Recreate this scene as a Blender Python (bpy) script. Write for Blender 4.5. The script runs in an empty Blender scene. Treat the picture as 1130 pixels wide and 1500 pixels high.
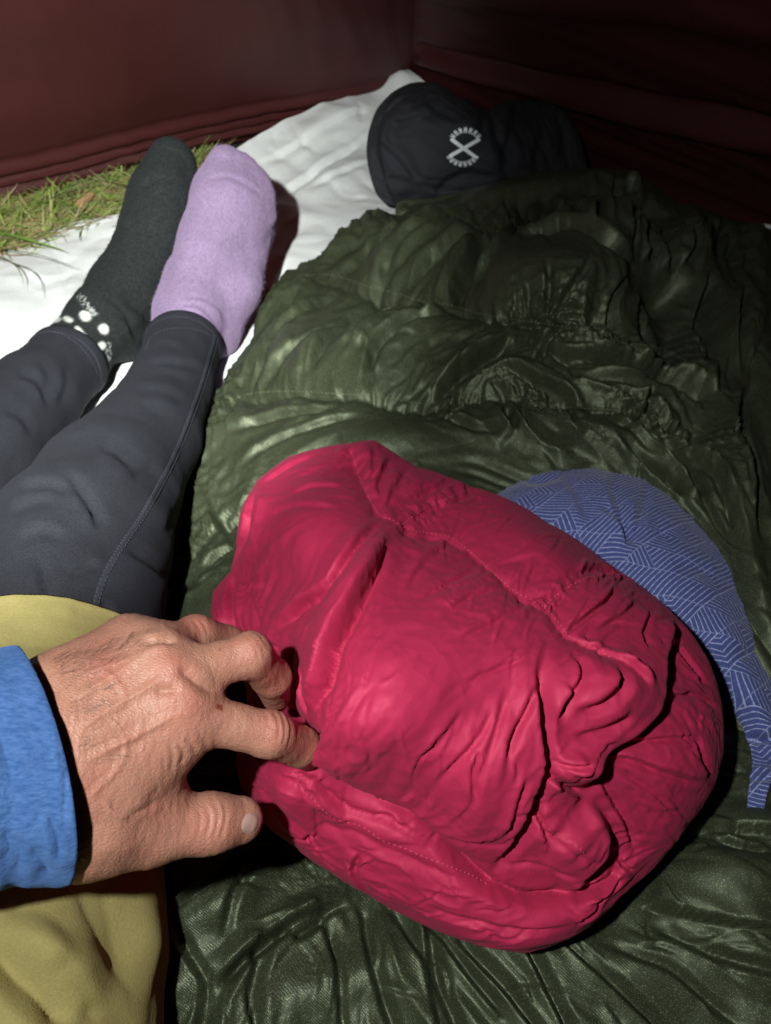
import bpy, bmesh, math, random
import numpy as np
from mathutils import Vector
from mathutils.bvhtree import BVHTree

random.seed(7)
RNG = np.random.default_rng(7)
S = bpy.context.scene
COL = S.collection

# ------------------------------------------------------------------ camera
FPX, CX, CY = 1083.0, 565.0, 750.0          # focal length and centre in the 1130 x 1500 photograph
CAMH, TH = 0.58, math.radians(46.0)
ct, st = math.cos(TH), math.sin(TH)
cam_d = bpy.data.cameras.new("camera")
cam = bpy.data.objects.new("camera", cam_d)
COL.objects.link(cam)
cam.location = (0, 0, CAMH)
cam.rotation_euler = (math.pi / 2 - TH, 0, 0)
cam_d.sensor_fit = 'VERTICAL'
cam_d.sensor_height = 24.0
cam_d.lens = 24.0 * FPX / 1500.0
cam_d.clip_start, cam_d.clip_end = 0.01, 200.0
cam_d.dof.use_dof = True
cam_d.dof.focus_distance = 0.40
cam_d.dof.aperture_fstop = 9.0
S.camera = cam

# ------------------------------------------------------------------ world (night) and head torch
W = bpy.data.worlds.new("World")
S.world = W
W.use_nodes = True
_bg = W.node_tree.nodes["Background"]
_sky = W.node_tree.nodes.new("ShaderNodeTexSky")
_sky.sky_type = 'NISHITA'
_sky.sun_disc = False
_sky.sun_elevation = math.radians(-4.0)
_sky.sun_rotation = math.radians(200)
W.node_tree.links.new(_sky.outputs[0], _bg.inputs[0])
_bg.inputs[1].default_value = 0.05
W.cycles.sampling_method = 'NONE'

LAMP = Vector((-0.125, -0.02, 0.71))                      # worn on the forehead, left of and above the camera
def torch(name, aim, energy, size, blend):
    """one lamp of the head torch: a wide flood and a narrower beam"""
    d = bpy.data.lights.new(name, 'SPOT'); o = bpy.data.objects.new(name, d); COL.objects.link(o)
    o.location = LAMP; o.rotation_euler = (Vector(aim) - LAMP).to_track_quat('-Z', 'Y').to_euler()
    d.energy = energy; d.color = (0.97, 1.0, 0.98); d.spot_size = math.radians(size); d.spot_blend = blend; d.shadow_soft_size = 0.009
torch("head_torch_flood", (0.06, 0.38, 0.0), 15.0, 142, 1.0)
torch("head_torch_beam", (-0.56, 1.14, 0.0), 150.0, 66, 1.0)

S.view_settings.view_transform = 'Standard'
S.view_settings.look = 'None'
S.view_settings.exposure = 0.0
S.view_settings.gamma = 1.0
S.render.engine = 'CYCLES'
S.cycles.max_bounces = 4
S.cycles.diffuse_bounces = 2
S.cycles.glossy_bounces = 1
S.cycles.transmission_bounces = 1
S.cycles.caustics_reflective = False
S.cycles.caustics_refractive = False
S.cycles.use_denoising = True
S.cycles.use_light_tree = False
S.cycles.use_adaptive_sampling = True
S.cycles.adaptive_threshold = 0.02

# ------------------------------------------------------------------ helpers: camera geometry
def ray(px, py):
    px = np.asarray(px, float); py = np.asarray(py, float)
    dx = (px - CX) / FPX; u = -(py - CY) / FPX
    return np.stack([dx, ct + u * st, -st + u * ct], -1)
def at(px, py, z):
    """the point of height z seen at that place of the photograph"""
    d = ray(px, py)
    t = (np.asarray(z, float) - CAMH) / d[..., 2]
    return d * t[..., None] + np.array([0, 0, CAMH])
def atd(px, py, t):
    return ray(px, py) * np.asarray(t, float)[..., None] + np.array([0, 0, CAMH])
def proj(P):
    P = np.asarray(P, float)
    y, z = P[..., 1], P[..., 2] - CAMH
    t = y * ct - z * st
    u = (y * st + z * ct) / t
    return P[..., 0] / t * FPX + CX, CY - u * FPX, t

# ------------------------------------------------------------------ helpers: noise
_perm = RNG.permutation(256)
_perm = np.concatenate([_perm, _perm, _perm])
_grad = RNG.normal(size=(256, 3)); _grad /= np.linalg.norm(_grad, axis=1)[:, None]
def noise(P):
    P = np.asarray(P, float)
    i = np.floor(P).astype(int); f = P - i; i &= 255
    w = f * f * f * (f * (f * 6 - 15) + 10)
    out = 0
    for a in (0, 1):
        wa = w[..., 0] if a else 1 - w[..., 0]
        pa = _perm[(i[..., 0] + a) & 255]
        for b in (0, 1):
            wb = w[..., 1] if b else 1 - w[..., 1]
            pb = _perm[pa + ((i[..., 1] + b) & 255)]
            for c in (0, 1):
                wc = w[..., 2] if c else 1 - w[..., 2]
                g = _grad[_perm[pb + ((i[..., 2] + c) & 255)]]
                d = g[..., 0] * (f[..., 0] - a) + g[..., 1] * (f[..., 1] - b) + g[..., 2] * (f[..., 2] - c)
                out = out + wa * wb * wc * d
    return out * 1.6
def fbm(P, octv=4, gain=0.5):
    a, s, o = 1.0, 1.0, 0
    for k in range(octv):
        o = o + a * noise(P * s + 17.3 * k); a *= gain; s *= 2.03
    return o
def smooth01(x):
    x = np.clip(x, 0, 1); return x * x * (3 - 2 * x)

# ------------------------------------------------------------------ helpers: creases traced in the photograph
def catmull(pts, per=8):
    p = np.asarray(pts, float)
    if len(p) < 3: return p
    q = np.vstack([2 * p[0] - p[1], p, 2 * p[-1] - p[-2]])
    out = []
    for k in range(1, len(q) - 2):
        for t in np.arange(per) / per:
            a, b, c, d = q[k - 1], q[k], q[k + 1], q[k + 2]
            out.append(0.5 * ((2 * b) + (c - a) * t + (2 * a - 5 * b + 4 * c - d) * t * t + (3 * b - a - 3 * c + d) * t ** 3))
    out.append(p[-1])
    return np.array(out)
def polydist(X, Y, pts):
    """signed distance to a polyline and the share of its length at the foot point"""
    p = np.asarray(pts, float)
    best = np.full(X.shape, 1e9); sg = np.zeros(X.shape); tt = np.zeros(X.shape)
    seg = np.linalg.norm(np.diff(p, axis=0), axis=1); tot = seg.sum(); acc = 0
    for k in range(len(p) - 1):
        a, b = p[k], p[k + 1]; d = b - a; L = seg[k] + 1e-9
        rx, ry = X - a[0], Y - a[1]
        t = np.clip((rx * d[0] + ry * d[1]) / (L * L), 0, 1)
        ex, ey = rx - t * d[0], ry - t * d[1]
        q = ex * ex + ey * ey
        m = q < best
        best = np.where(m, q, best)
        sg = np.where(m, np.sign(d[0] * ry - d[1] * rx), sg)
        tt = np.where(m, (acc + t * L) / tot, tt)
        acc += L
    return np.sqrt(best) * np.where(sg == 0, 1, sg), tt
def seam_angle(X, Y, lines):
    """picture angle of wrinkles that leave the nearest seam at right angles, and the distance to that seam"""
    best = np.full(X.shape, 1e9); ang = np.zeros(X.shape)
    for L in lines:
        p = catmull(L, 4)
        for a, b in zip(p[:-1], p[1:]):
            d = b - a; l2 = d @ d + 1e-9
            t = np.clip(((X - a[0]) * d[0] + (Y - a[1]) * d[1]) / l2, 0, 1)
            q = np.hypot(X - a[0] - t * d[0], Y - a[1] - t * d[1]); m = q < best
            best = np.where(m, q, best); ang = np.where(m, math.atan2(d[1], d[0]) + math.pi / 2, ang)
    return ang, best
def blend_angle(a, b, w):
    return 0.5 * np.arctan2(np.sin(2 * a) * (1 - w) + np.sin(2 * b) * w, np.cos(2 * a) * (1 - w) + np.cos(2 * b) * w)
def roll(D, X, Y, line, half, h, taper=.12):
    """raises a round roll of cloth along a line; half = half width in pixels (start, middle, end)"""
    s, t = polydist(X, Y, catmull(line, 6))
    r = np.interp(t, [0, .5, 1], half); q = np.clip(np.abs(s) / r, 0, 1)
    D -= h * np.sqrt(1 - q ** 2) * smooth01(t / taper) * smooth01((1 - t) / taper)
def soften(P, mask, it=6):
    """evens a grid out where mask is set"""
    for _ in range(it):
        a = P.copy()
        a[1:-1, 1:-1] = .25 * (P[:-2, 1:-1] + P[2:, 1:-1] + P[1:-1, :-2] + P[1:-1, 2:])
        P = P + (a - P) * (.8 * mask)[..., None]
    return P
def longer(pts, d):
    """a line carried on past both its ends by d pixels"""
    p = np.asarray(pts, float); a = p[0] - p[1]; b = p[-1] - p[-2]
    return np.vstack([p[0] + a / np.linalg.norm(a) * d, p, p[-1] + b / np.linalg.norm(b) * d])
def tri(x):
    """triangle wave: turns smooth noise into flat facets between sharp ridges and valleys"""
    return np.abs(((x + 1.0) % 4.0) - 2.0) - 1.0
def _box(X, Y, pts, r):
    p = np.asarray(pts, float)
    return (X > p[:, 0].min() - r) & (X < p[:, 0].max() + r) & (Y > p[:, 1].min() - r) & (Y < p[:, 1].max() + r)
def wob(X, Y, pts, amp=1.0):
    return X, Y
def crease(D, X, Y, pts, w, depth, taper=0.25, ridge=0.35, per=6, end=(0, 0), fold=False):
    """adds a groove to D (positive = away from the viewer); w in photograph pixels, depth in metres"""
    pts = catmull(pts, per)
    m = _box(X, Y, pts, 7 * w)
    if not m.any(): return
    s, t = polydist(X[m], Y[m], pts)
    v = pts[-1] - pts[0]
    if v[1] - 0.4 * v[0] < 0: s = -s                                  # positive on the side nearer the lamp
    sg, s = s, np.abs(s)
    tp = np.clip(t / taper, end[0], 1) * np.clip((1 - t) / taper, end[1], 1) if taper > 0 else 1.0
    tp = smooth01(tp)
    off = np.where((t <= 0) | (t >= 1), np.exp(-(s / (2 * w)) ** 2), 1)
    g = np.exp(-(s / w) ** 1.1) - ridge * np.exp(-((s - 2.3 * w) / (1.3 * w)) ** 2)
    if fold:                                                          # a crisp pleat of thin cloth: sharp valley, sharp ridge beside it
        g = np.interp(sg / w, [-6, -2.2, 0, 1.5, 3.2, 6.5], [0, -.12, 1, -.75, -.45, 0])
    D[m] += depth * g * tp * off
def step(D, X, Y, pts, h, wide, edge=3.0, taper=0.2, side=1, per=6):
    """raises one side of a line toward the viewer, falling off over wide pixels: a fold that overlaps its neighbour"""
    pts = catmull(pts, per)
    m = _box(X, Y, pts, 3.5 * wide)
    if not m.any(): return
    s, t = polydist(X[m], Y[m], pts)
    s = s * side
    tp = smooth01(np.clip(t / taper, 0, 1) * np.clip((1 - t) / taper, 0, 1)) if taper > 0 else 1.0
    g = np.where(s > 0, np.exp(-(s / wide) ** 1.5), 0) * smooth01(s / (2 * edge) + 0.5)
    dip = np.where(s < 0, np.exp(s / (0.35 * wide)), 0) * smooth01(-s / edge)
    D[m] += (-h * g + 0.35 * h * dip) * tp
def memory_creases(D, X, Y, th, count, lens, w, depth, seed, ok):
    """thin, nearly straight crease lines left in the cloth by packing, roughly along the wrinkle direction"""
    r = np.random.default_rng(seed); I = np.argwhere(ok)
    for q in range(count):
        i, j = I[r.integers(len(I))]; x, y = X[i, j], Y[i, j]; a = th[i, j] + r.normal(0, .45); L = r.uniform(*lens); b = r.normal(0, .10)
        c, s_ = math.cos(a), math.sin(a)
        pts = [(x - c * L / 2, y - s_ * L / 2), (x - s_ * b * L, y + c * b * L), (x + c * L / 2, y + s_ * L / 2)]
        crease(D, X, Y, pts, w * r.uniform(.8, 1.5), depth * r.uniform(.4, 1.2) * (1 if r.random() < .7 else -1), taper=.45, per=4, fold=True)
def lump(D, X, Y, cx, cy, rx, ry, ang, h, p=2.0):
    a = math.radians(ang); dx, dy = X - cx, Y - cy
    u = (dx * math.cos(a) + dy * math.sin(a)) / rx; v = (-dx * math.sin(a) + dy * math.cos(a)) / ry
    D -= h * np.exp(-(u * u + v * v) ** (p / 2))

# ------------------------------------------------------------------ helpers: grids, buckling cloth
def rbf(ctrl, vals, X, Y, smooth=0.0):
    c = np.asarray(ctrl, float) / 500.0; n = len(c)
    def phi(r): return np.where(r > 1e-9, r * r * np.log(r + 1e-12), 0)
    d = np.linalg.norm(c[:, None] - c[None], axis=-1)
    A = np.zeros((n + 3, n + 3)); A[:n, :n] = phi(d) + smooth * np.eye(n)
    A[:n, n] = 1; A[:n, n + 1:] = c; A[n, :n] = 1; A[n + 1:, :n] = c.T
    w = np.linalg.solve(A, np.concatenate([vals, [0, 0, 0]]))
    out = w[n] + w[n + 1] * X / 500 + w[n + 2] * Y / 500
    for k in range(n):
        out = out + w[k] * phi(np.hypot(X / 500 - c[k, 0], Y / 500 - c[k, 1]))
    return out
def grid_normals(P):
    du = np.gradient(P, axis=0); dv = np.gradient(P, axis=1)
    n = np.cross(dv, du)
    n /= np.linalg.norm(n, axis=-1, keepdims=True) + 1e-12
    if np.sum(n * (P - np.array([0, 0, CAMH]))) > 0: n = -n          # towards the viewer
    return n
def lattice(C, n, m):
    """Catmull-Rom surface through a control lattice"""
    C = np.asarray(C, float)
    def along(C, n, ax):
        C = np.moveaxis(C, ax, 0); k = C.shape[0]
        q = np.concatenate([2 * C[:1] - C[1:2], C, 2 * C[-1:] - C[-2:-1]])
        s = np.linspace(0, k - 1 - 1e-6, n); i = s.astype(int); t = (s - i).reshape([-1] + [1] * (C.ndim - 1))
        a, b, c, d = q[i], q[i + 1], q[i + 2], q[i + 3]
        r = 0.5 * (2 * b + (c - a) * t + (2 * a - 5 * b + 4 * c - d) * t * t + (3 * b - a - 3 * c + d) * t ** 3)
        return np.moveaxis(r, 0, ax)
    return along(along(C, n, 0), m, 1)
def up2(A, n, m):
    k, l = A.shape[:2]
    si = np.linspace(0, k - 1.0001, n); sj = np.linspace(0, l - 1.0001, m)
    i, j = si.astype(int), sj.astype(int); a = (si - i)[:, None]; b = (sj - j)[None]
    if A.ndim == 3: a = a[..., None]; b = b[..., None]
    A0, A1 = A[i], A[i + 1]
    return (A0[:, j] * (1 - a) + A1[:, j] * a) * (1 - b) + (A0[:, j + 1] * (1 - a) + A1[:, j + 1] * a) * b
def buckle(P0, K, EX, WD, iso=0.15, levels=((4, 150), (2, 90), (1, 40)), beta=0.12, kt=0.25, seed=1, amp=0.0012, scale=60):
    """cloth with more length than its base shape has room for: it buckles into folds across WD.
    P0 grid of points, K how firmly a vertex is held, EX excess length, WD direction of the excess."""
    n0, m0 = P0.shape[:2]
    Dprev = None
    for lv, its in levels:
        n, m = max(8, n0 // lv), max(8, m0 // lv)
        B = up2(P0, n, m).astype(np.float32); k = up2(K, n, m).astype(np.float32)[..., None]
        ex = up2(EX, n, m).astype(np.float32); wd = up2(WD, n, m).astype(np.float32)
        N = grid_normals(B).astype(np.float32)
        D = (N * (noise(B * scale + seed) * amp / lv ** 0.3)[..., None]).astype(np.float32)
        if Dprev is not None: D = D * 0.4 + up2(Dprev, n, m).astype(np.float32)
        P = B + D
        sl = []
        def add(sa, sb):
            A_, B_ = B[sa], B[sb]; d = B_ - A_; L = np.linalg.norm(d, axis=-1) + 1e-9
            w = 0.5 * (wd[sa] + wd[sb]); c2 = (np.sum(d * w, -1) / L) ** 2
            e = 0.5 * (ex[sa] + ex[sb])
            sl.append((sa, sb, (L * (1 + e * (iso + (1 - iso) * c2))).astype(np.float32)))
        for o in (0, 1):
            e = ((n - o) // 2) * 2
            add((slice(o, o + e, 2), slice(None)), (slice(o + 1, o + e, 2), slice(None)))
            f = ((m - o) // 2) * 2
            add((slice(None), slice(o, o + f, 2)), (slice(None), slice(o + 1, o + f, 2)))
            add((slice(o, o + e, 2), slice(0, m - 1)), (slice(o + 1, o + e, 2), slice(1, m)))
            add((slice(o, o + e, 2), slice(1, m)), (slice(o + 1, o + e, 2), slice(0, m - 1)))
        for it in range(its):
            for sa, sb, L in sl:
                d = P[sb] - P[sa]
                l = np.sqrt(np.einsum('ijk,ijk->ij', d, d)) + 1e-9
                c = d * (0.42 * (l - L) / l)[..., None]
                P[sa] += c; P[sb] -= c
            D = P - B
            dn = np.einsum('ijk,ijk->ij', D, N)[..., None] * N
            D -= k * dn + np.maximum(k, kt) * (D - dn)
            q = D[1:-1, 1:-1]
            lap = np.zeros_like(D)
            lap[1:-1, 1:-1] = 0.25 * (D[:-2, 1:-1] + D[2:, 1:-1] + D[1:-1, :-2] + D[1:-1, 2:]) - q
            bi = np.zeros_like(D)
            bi[1:-1, 1:-1] = 0.25 * (lap[:-2, 1:-1] + lap[2:, 1:-1] + lap[1:-1, :-2] + lap[1:-1, 2:]) - lap[1:-1, 1:-1]
            D -= beta * 4 * bi * 0.5
            P = B + D
        Dprev = P - B
    return P.astype(float)
def dirfield(X, Y, ctrl):
    """wrinkle direction (degrees in the photograph, x right y down) and strength, blended between control points"""
    c2 = s2 = am = wt = 0
    for (cx, cy, ang, a, r) in ctrl:
        w = 1.0 / (1e-3 + ((X - cx) ** 2 + (Y - cy) ** 2) / r ** 2) ** 2
        b = math.radians(2 * ang)
        c2 = c2 + w * math.cos(b); s2 = s2 + w * math.sin(b); am = am + w * a; wt = wt + w
    th = 0.5 * np.arctan2(s2, c2)
    return th, am / wt
def across(P, X, Y, th):
    """3-D unit vectors, in the surface, across wrinkles that run at angle th in the picture"""
    ux, uy = -np.sin(th), np.cos(th)
    t = np.einsum('...k,k->...', P - np.array([0, 0, CAMH]), np.array([0, ct, -st]))
    right = np.array([1.0, 0, 0]); down = np.array([0, -st, -ct])
    v = ux[..., None] * right + uy[..., None] * down
    N = grid_normals(P)
    v = v - np.einsum('ijk,ijk->ij', v, N)[..., None] * N
    return v / (np.linalg.norm(v, axis=-1, keepdims=True) + 1e-9)

def streaks(P, X, Y, th, freq, length, seed=0.0):
    """noise smeared along the wrinkle direction (photograph angle th), unit variance: freq per metre across, length in metres along"""
    n, m = X.shape
    Xi, Xj = np.gradient(X, axis=0), np.gradient(X, axis=1); Yi, Yj = np.gradient(Y, axis=0), np.gradient(Y, axis=1)
    det = Xi * Yj - Xj * Yi; det = np.where(np.abs(det) < 1e-6, 1e-6, det)
    c, s_ = np.cos(th), np.sin(th)
    di = (c * Yj - s_ * Xj) / det; dj = (-c * Yi + s_ * Xi) / det
    Pi, Pj = np.gradient(P, axis=0), np.gradient(P, axis=1)
    L = np.linalg.norm(Pi * di[..., None] + Pj * dj[..., None], axis=-1) + 1e-9
    hs = 0.22 / freq
    di = np.clip(di / L * hs, -12, 12); dj = np.clip(dj / L * hs, -12, 12)
    f = noise(P * freq + 31.7 * seed).astype(np.float32)
    acc = f.copy(); I0, J0 = np.meshgrid(np.arange(n, dtype=float), np.arange(m, dtype=float), indexing='ij')
    ns = int(length / 2 / hs)
    for sg in (1, -1):
        i, j = I0.copy(), J0.copy()
        for q in range(ns):
            a = np.clip(i + .5, 0, n - 1).astype(int); b = np.clip(j + .5, 0, m - 1).astype(int)
            i = np.clip(i + sg * di[a, b], 0, n - 1.001); j = np.clip(j + sg * dj[a, b], 0, m - 1.001)
            a, b = i.astype(int), j.astype(int); u, v = i - a, j - b
            w = 0.5 + 0.5 * math.cos(math.pi * (q + 1) / (ns + 1))
            a1, b1 = np.minimum(a + 1, n - 1), np.minimum(b + 1, m - 1)
            acc += w * (f[a, b] * (1 - u) * (1 - v) + f[a1, b] * u * (1 - v) + f[a, b1] * (1 - u) * v + f[a1, b1] * u * v)
    return acc / (acc.std() + 1e-9)

# ------------------------------------------------------------------ helpers: implicit bodies
def sdf_cones(cones, h, pad, k=0.012, extra=None):
    """smooth union of tapered capsules (a, b, ra, rb[, k]); returns field, origin"""
    pts = np.array([c[0] for c in cones] + [c[1] for c in cones], float)
    rmax = max(max(c[2], c[3]) for c in cones)
    lo = pts.min(0) - rmax - pad; hi = pts.max(0) + rmax + pad
    n = np.ceil((hi - lo) / h).astype(int) + 1
    F = np.full(n, 0.05, np.float32)
    for c in cones:
        a, b, ra, rb = np.asarray(c[0], float), np.asarray(c[1], float), c[2], c[3]
        kk = c[4] if len(c) > 4 else k
        g = max(ra, rb) + 3 * kk + 2 * h
        l = np.maximum(np.floor((np.minimum(a, b) - g - lo) / h).astype(int), 0)
        u = np.minimum(np.ceil((np.maximum(a, b) + g - lo) / h).astype(int) + 1, n)
        x = (lo[0] + h * np.arange(l[0], u[0]))[:, None, None].astype(np.float32)
        y = (lo[1] + h * np.arange(l[1], u[1]))[None, :, None].astype(np.float32)
        z = (lo[2] + h * np.arange(l[2], u[2]))[None, None, :].astype(np.float32)
        d = b - a; L2 = max(float(d @ d), 1e-12)
        t = np.clip(((x - a[0]) * d[0] + (y - a[1]) * d[1] + (z - a[2]) * d[2]) / L2, 0, 1)
        q = np.sqrt((x - a[0] - t * d[0]) ** 2 + (y - a[1] - t * d[1]) ** 2 + (z - a[2] - t * d[2]) ** 2) - (ra + (rb - ra) * t)
        sl = (slice(l[0], u[0]), slice(l[1], u[1]), slice(l[2], u[2]))
        f = F[sl]
        hh = np.maximum(kk - np.abs(f - q), 0) / kk
        F[sl] = np.minimum(f, q) - hh * hh * kk * 0.25
    return F, lo
def surface_nets(F, lo, h):
    n = np.array(F.shape); ins = F < 0
    def cor(a, b, c, A): return A[a:n[0] - 1 + a, b:n[1] - 1 + b, c:n[2] - 1 + c]
    cnt = sum(cor(a, b, c, ins).astype(np.int8) for a in (0, 1) for b in (0, 1) for c in (0, 1))
    act = (cnt > 0) & (cnt < 8)
    I = np.argwhere(act)
    idx = np.full(act.shape, -1, np.int64); idx[act] = np.arange(len(I))
    acc = np.zeros((len(I), 3)); num = np.zeros(len(I))
    fv = {(a, b, c): F[I[:, 0] + a, I[:, 1] + b, I[:, 2] + c] for a in (0, 1) for b in (0, 1) for c in (0, 1)}
    for a in fv:
        for ax in range(3):
            if a[ax]: continue
            b = list(a); b[ax] = 1; b = tuple(b)
            m = (fv[a] < 0) != (fv[b] < 0)
            t = fv[a][m] / (fv[a][m] - fv[b][m])
            p = np.tile(np.array(a, float), (m.sum(), 1)); p[:, ax] += t
            acc[m] += p; num[m] += 1
    V = (I + acc / num[:, None]) * h + lo
    Q = []
    for ax in range(3):
        s0 = [slice(1, -1)] * 3; s1 = [slice(1, -1)] * 3
        s0[ax] = slice(0, -1); s1[ax] = slice(1, None)
        A, B = ins[tuple(s0)], ins[tuple(s1)]
        E = np.argwhere(A != B)
        if not len(E): continue
        flip = A[tuple(E.T)]
        base = E + 1; base[:, ax] = E[:, ax]
        o1, o2 = [(1, 2), (2, 0), (0, 1)][ax]
        def cell(d1, d2):
            c = base.copy(); c[:, o1] -= d1; c[:, o2] -= d2
            return idx[c[:, 0], c[:, 1], c[:, 2]]
        q = np.stack([cell(1, 1), cell(0, 1), cell(0, 0), cell(1, 0)], 1)
        q[~flip] = q[~flip][:, ::-1]
        Q.append(q)
    Q = np.concatenate(Q); Q = Q[(Q >= 0).all(1)]
    return V, Q
def vnormals(V, Q):
    n = np.cross(V[Q[:, 2]] - V[Q[:, 0]], V[Q[:, 3]] - V[Q[:, 1]])
    N = np.zeros_like(V)
    for k in range(4):
        for a in range(3):
            N[:, a] += np.bincount(Q[:, k], n[:, a], len(V))
    return N / (np.linalg.norm(N, axis=1, keepdims=True) + 1e-12)
def relax(V, Q, it=2, f=0.5):
    e = np.concatenate([Q[:, [0, 1]], Q[:, [1, 2]], Q[:, [2, 3]], Q[:, [3, 0]]])
    e = np.concatenate([e, e[:, ::-1]])
    c = np.bincount(e[:, 0], minlength=len(V))[:, None] + 1e-9
    for _ in range(it):
        s = np.stack([np.bincount(e[:, 0], V[e[:, 1], a], len(V)) for a in range(3)], 1) / c
        V = V + f * (s - V)
    return V

# ------------------------------------------------------------------ helpers: objects
def mesh_obj(name, V, F, material=None, parent=None, smooth=True, uv=None, attr=None):
    me = bpy.data.meshes.new(name)
    V = np.asarray(V, np.float32)
    if isinstance(F, np.ndarray):
        nf, k = F.shape
        me.vertices.add(len(V)); me.vertices.foreach_set("co", V.ravel())
        me.loops.add(nf * k); me.loops.foreach_set("vertex_index", F.astype(np.int32).ravel())
        me.polygons.add(nf)
        me.polygons.foreach_set("loop_start", np.arange(0, nf * k, k, dtype=np.int32))
    else:
        me.from_pydata([tuple(map(float, v)) for v in V], [], [tuple(f) for f in F])
    me.update(calc_edges=True); me.validate()
    me.polygons.foreach_set("use_smooth", [smooth] * len(me.polygons))
    if uv is not None:
        li = np.empty(len(me.loops), np.int32); me.loops.foreach_get("vertex_index", li)
        me.uv_layers.new(name="UVMap").data.foreach_set("uv", np.asarray(uv, np.float32)[li].ravel())
    for nm, val in (attr or {}).items():
        val = np.asarray(val, np.float32)
        if val.ndim == 1:
            me.attributes.new(nm, 'FLOAT', 'POINT').data.foreach_set("value", val)
        else:
            c = np.ones((len(val), 4), np.float32); c[:, :3] = val
            me.attributes.new(nm, 'FLOAT_COLOR', 'POINT').data.foreach_set("color", c.ravel())
    o = bpy.data.objects.new(name, me)
    COL.objects.link(o)
    if material: me.materials.append(material)
    if parent: o.parent = parent
    return o
def grid_faces(n, m, flip=False):
    i = np.arange(n * m).reshape(n, m)
    f = np.stack([i[:-1, :-1], i[:-1, 1:], i[1:, 1:], i[1:, :-1]], -1).reshape(-1, 4)
    return f[:, ::-1].copy() if flip else f
def grid_obj(name, P, material=None, parent=None, uv=None, attr=None, flip=False):
    n, m = P.shape[:2]
    return mesh_obj(name, P.reshape(-1, 3), grid_faces(n, m, flip), material, parent,
                    uv=None if uv is None else uv.reshape(-1, 2),
                    attr=None if attr is None else {k: (v.reshape(-1) if v.ndim == 2 else v.reshape(-1, v.shape[-1])) for k, v in attr.items()})
def empty(name, loc=(0, 0, 0)):
    o = bpy.data.objects.new(name, None); o.location = loc
    o.empty_display_size = 0.05
    COL.objects.link(o); return o
def adopt(child, parent):
    """parent a mesh built in world coordinates"""
    child.parent = parent
    child.matrix_parent_inverse = parent.matrix_basis.inverted()
def tag(o, label=None, cat=None, group=None, kind=None):
    for k, v in (("label", label), ("category", cat), ("group", group), ("kind", kind)):
        if v: o[k] = v
    return o
def bvh(V, F):
    return BVHTree.FromPolygons([Vector(v) for v in np.asarray(V).tolist()], [tuple(f) for f in np.asarray(F).tolist()])
def hit(tree, px, py):
    d = Vector(ray(px, py).tolist()).normalized()
    p, n, i, t = tree.ray_cast(Vector((0, 0, CAMH)), d)
    if p is not None and n.dot(d) > 0: n = -n
    return p, n
def ribbon(tree, pts, width, thick, step_px=3.0, per=10, lift=0.0):
    """flat raised band laid on a surface along a line of the photograph -> V, F"""
    c = catmull(pts, per)
    s = np.concatenate([[0], np.cumsum(np.linalg.norm(np.diff(c, axis=0), axis=1))])
    q = np.arange(0, s[-1], step_px)
    cx, cy = np.interp(q, s, c[:, 0]), np.interp(q, s, c[:, 1])
    hp = [hit(tree, x, y) for x, y in zip(cx, cy)]
    hp = [h_ for h_ in hp if h_[0] is not None]
    V, F = [], []
    prof = [(-1, -0.6), (-0.8, 0.8), (0, 1.0), (0.8, 0.8), (1, -0.6)]
    for k, (p, n) in enumerate(hp):
        t = (hp[min(k + 1, len(hp) - 1)][0] - hp[max(k - 1, 0)][0])
        if t.length < 1e-9: t = Vector((0, 1, 0))
        t.normalize(); b = t.cross(n).normalized()
        for (x, z) in prof: V.append(p + b * (x * width / 2) + n * (z * thick + lift))
        if k:
            o = (k - 1) * 5
            for j in range(4): F.append((o + j, o + j + 1, o + j + 6, o + j + 5))
    return V, F
def stitches(tree, pts, length, gap, width, thick, lift=0.0003, zig=0.0, per=10):
    """thread lying in short dashes along a line -> V, F"""
    c = catmull(pts, per)
    dense = []
    s = np.concatenate([[0], np.cumsum(np.linalg.norm(np.diff(c, axis=0), axis=1))])
    for q in np.arange(0, s[-1], 1.5):
        p, n = hit(tree, np.interp(q, s, c[:, 0]), np.interp(q, s, c[:, 1]))
        if p is not None: dense.append((p, n))
    V, F = [], []
    if len(dense) < 3: return V, F
    D = np.array([tuple(p) for p, n in dense]); N = np.array([tuple(n) for p, n in dense])
    L = np.concatenate([[0], np.cumsum(np.linalg.norm(np.diff(D, axis=0), axis=1))])
    q = 0.0; k = 0
    def P(x): return Vector([np.interp(x, L, D[:, a]) for a in range(3)])
    def Nn(x): return Vector([np.interp(x, L, N[:, a]) for a in range(3)]).normalized()
    while q + length < L[-1]:
        a, b = P(q), P(q + length); n = Nn(q + length / 2)
        d = (b - a)
        if d.length > 1e-6:
            d.normalize(); w = d.cross(n).normalized() * width / 2; z = zig * (1 if k % 2 else -1)
            a = a + w.normalized() * z; b = b - w.normalized() * z
            o = len(V)
            mid = (a + b) / 2
            for p, ww, hh in ((a, 0.5, -0.2), (a * 0.7 + mid * 0.3, 1.0, 0.8), (b * 0.7 + mid * 0.3, 1.0, 0.8), (b, 0.5, -0.2)):
                V += [p - w * ww + n * lift, p + n * (lift + thick * (hh + 0.2)), p + w * ww + n * lift]
            for r in range(3):
                for j in range(2): F.append((o + r * 3 + j, o + r * 3 + j + 1, o + r * 3 + j + 4, o + r * 3 + j + 3))
        q += length + gap; k += 1
    return V, F

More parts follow.
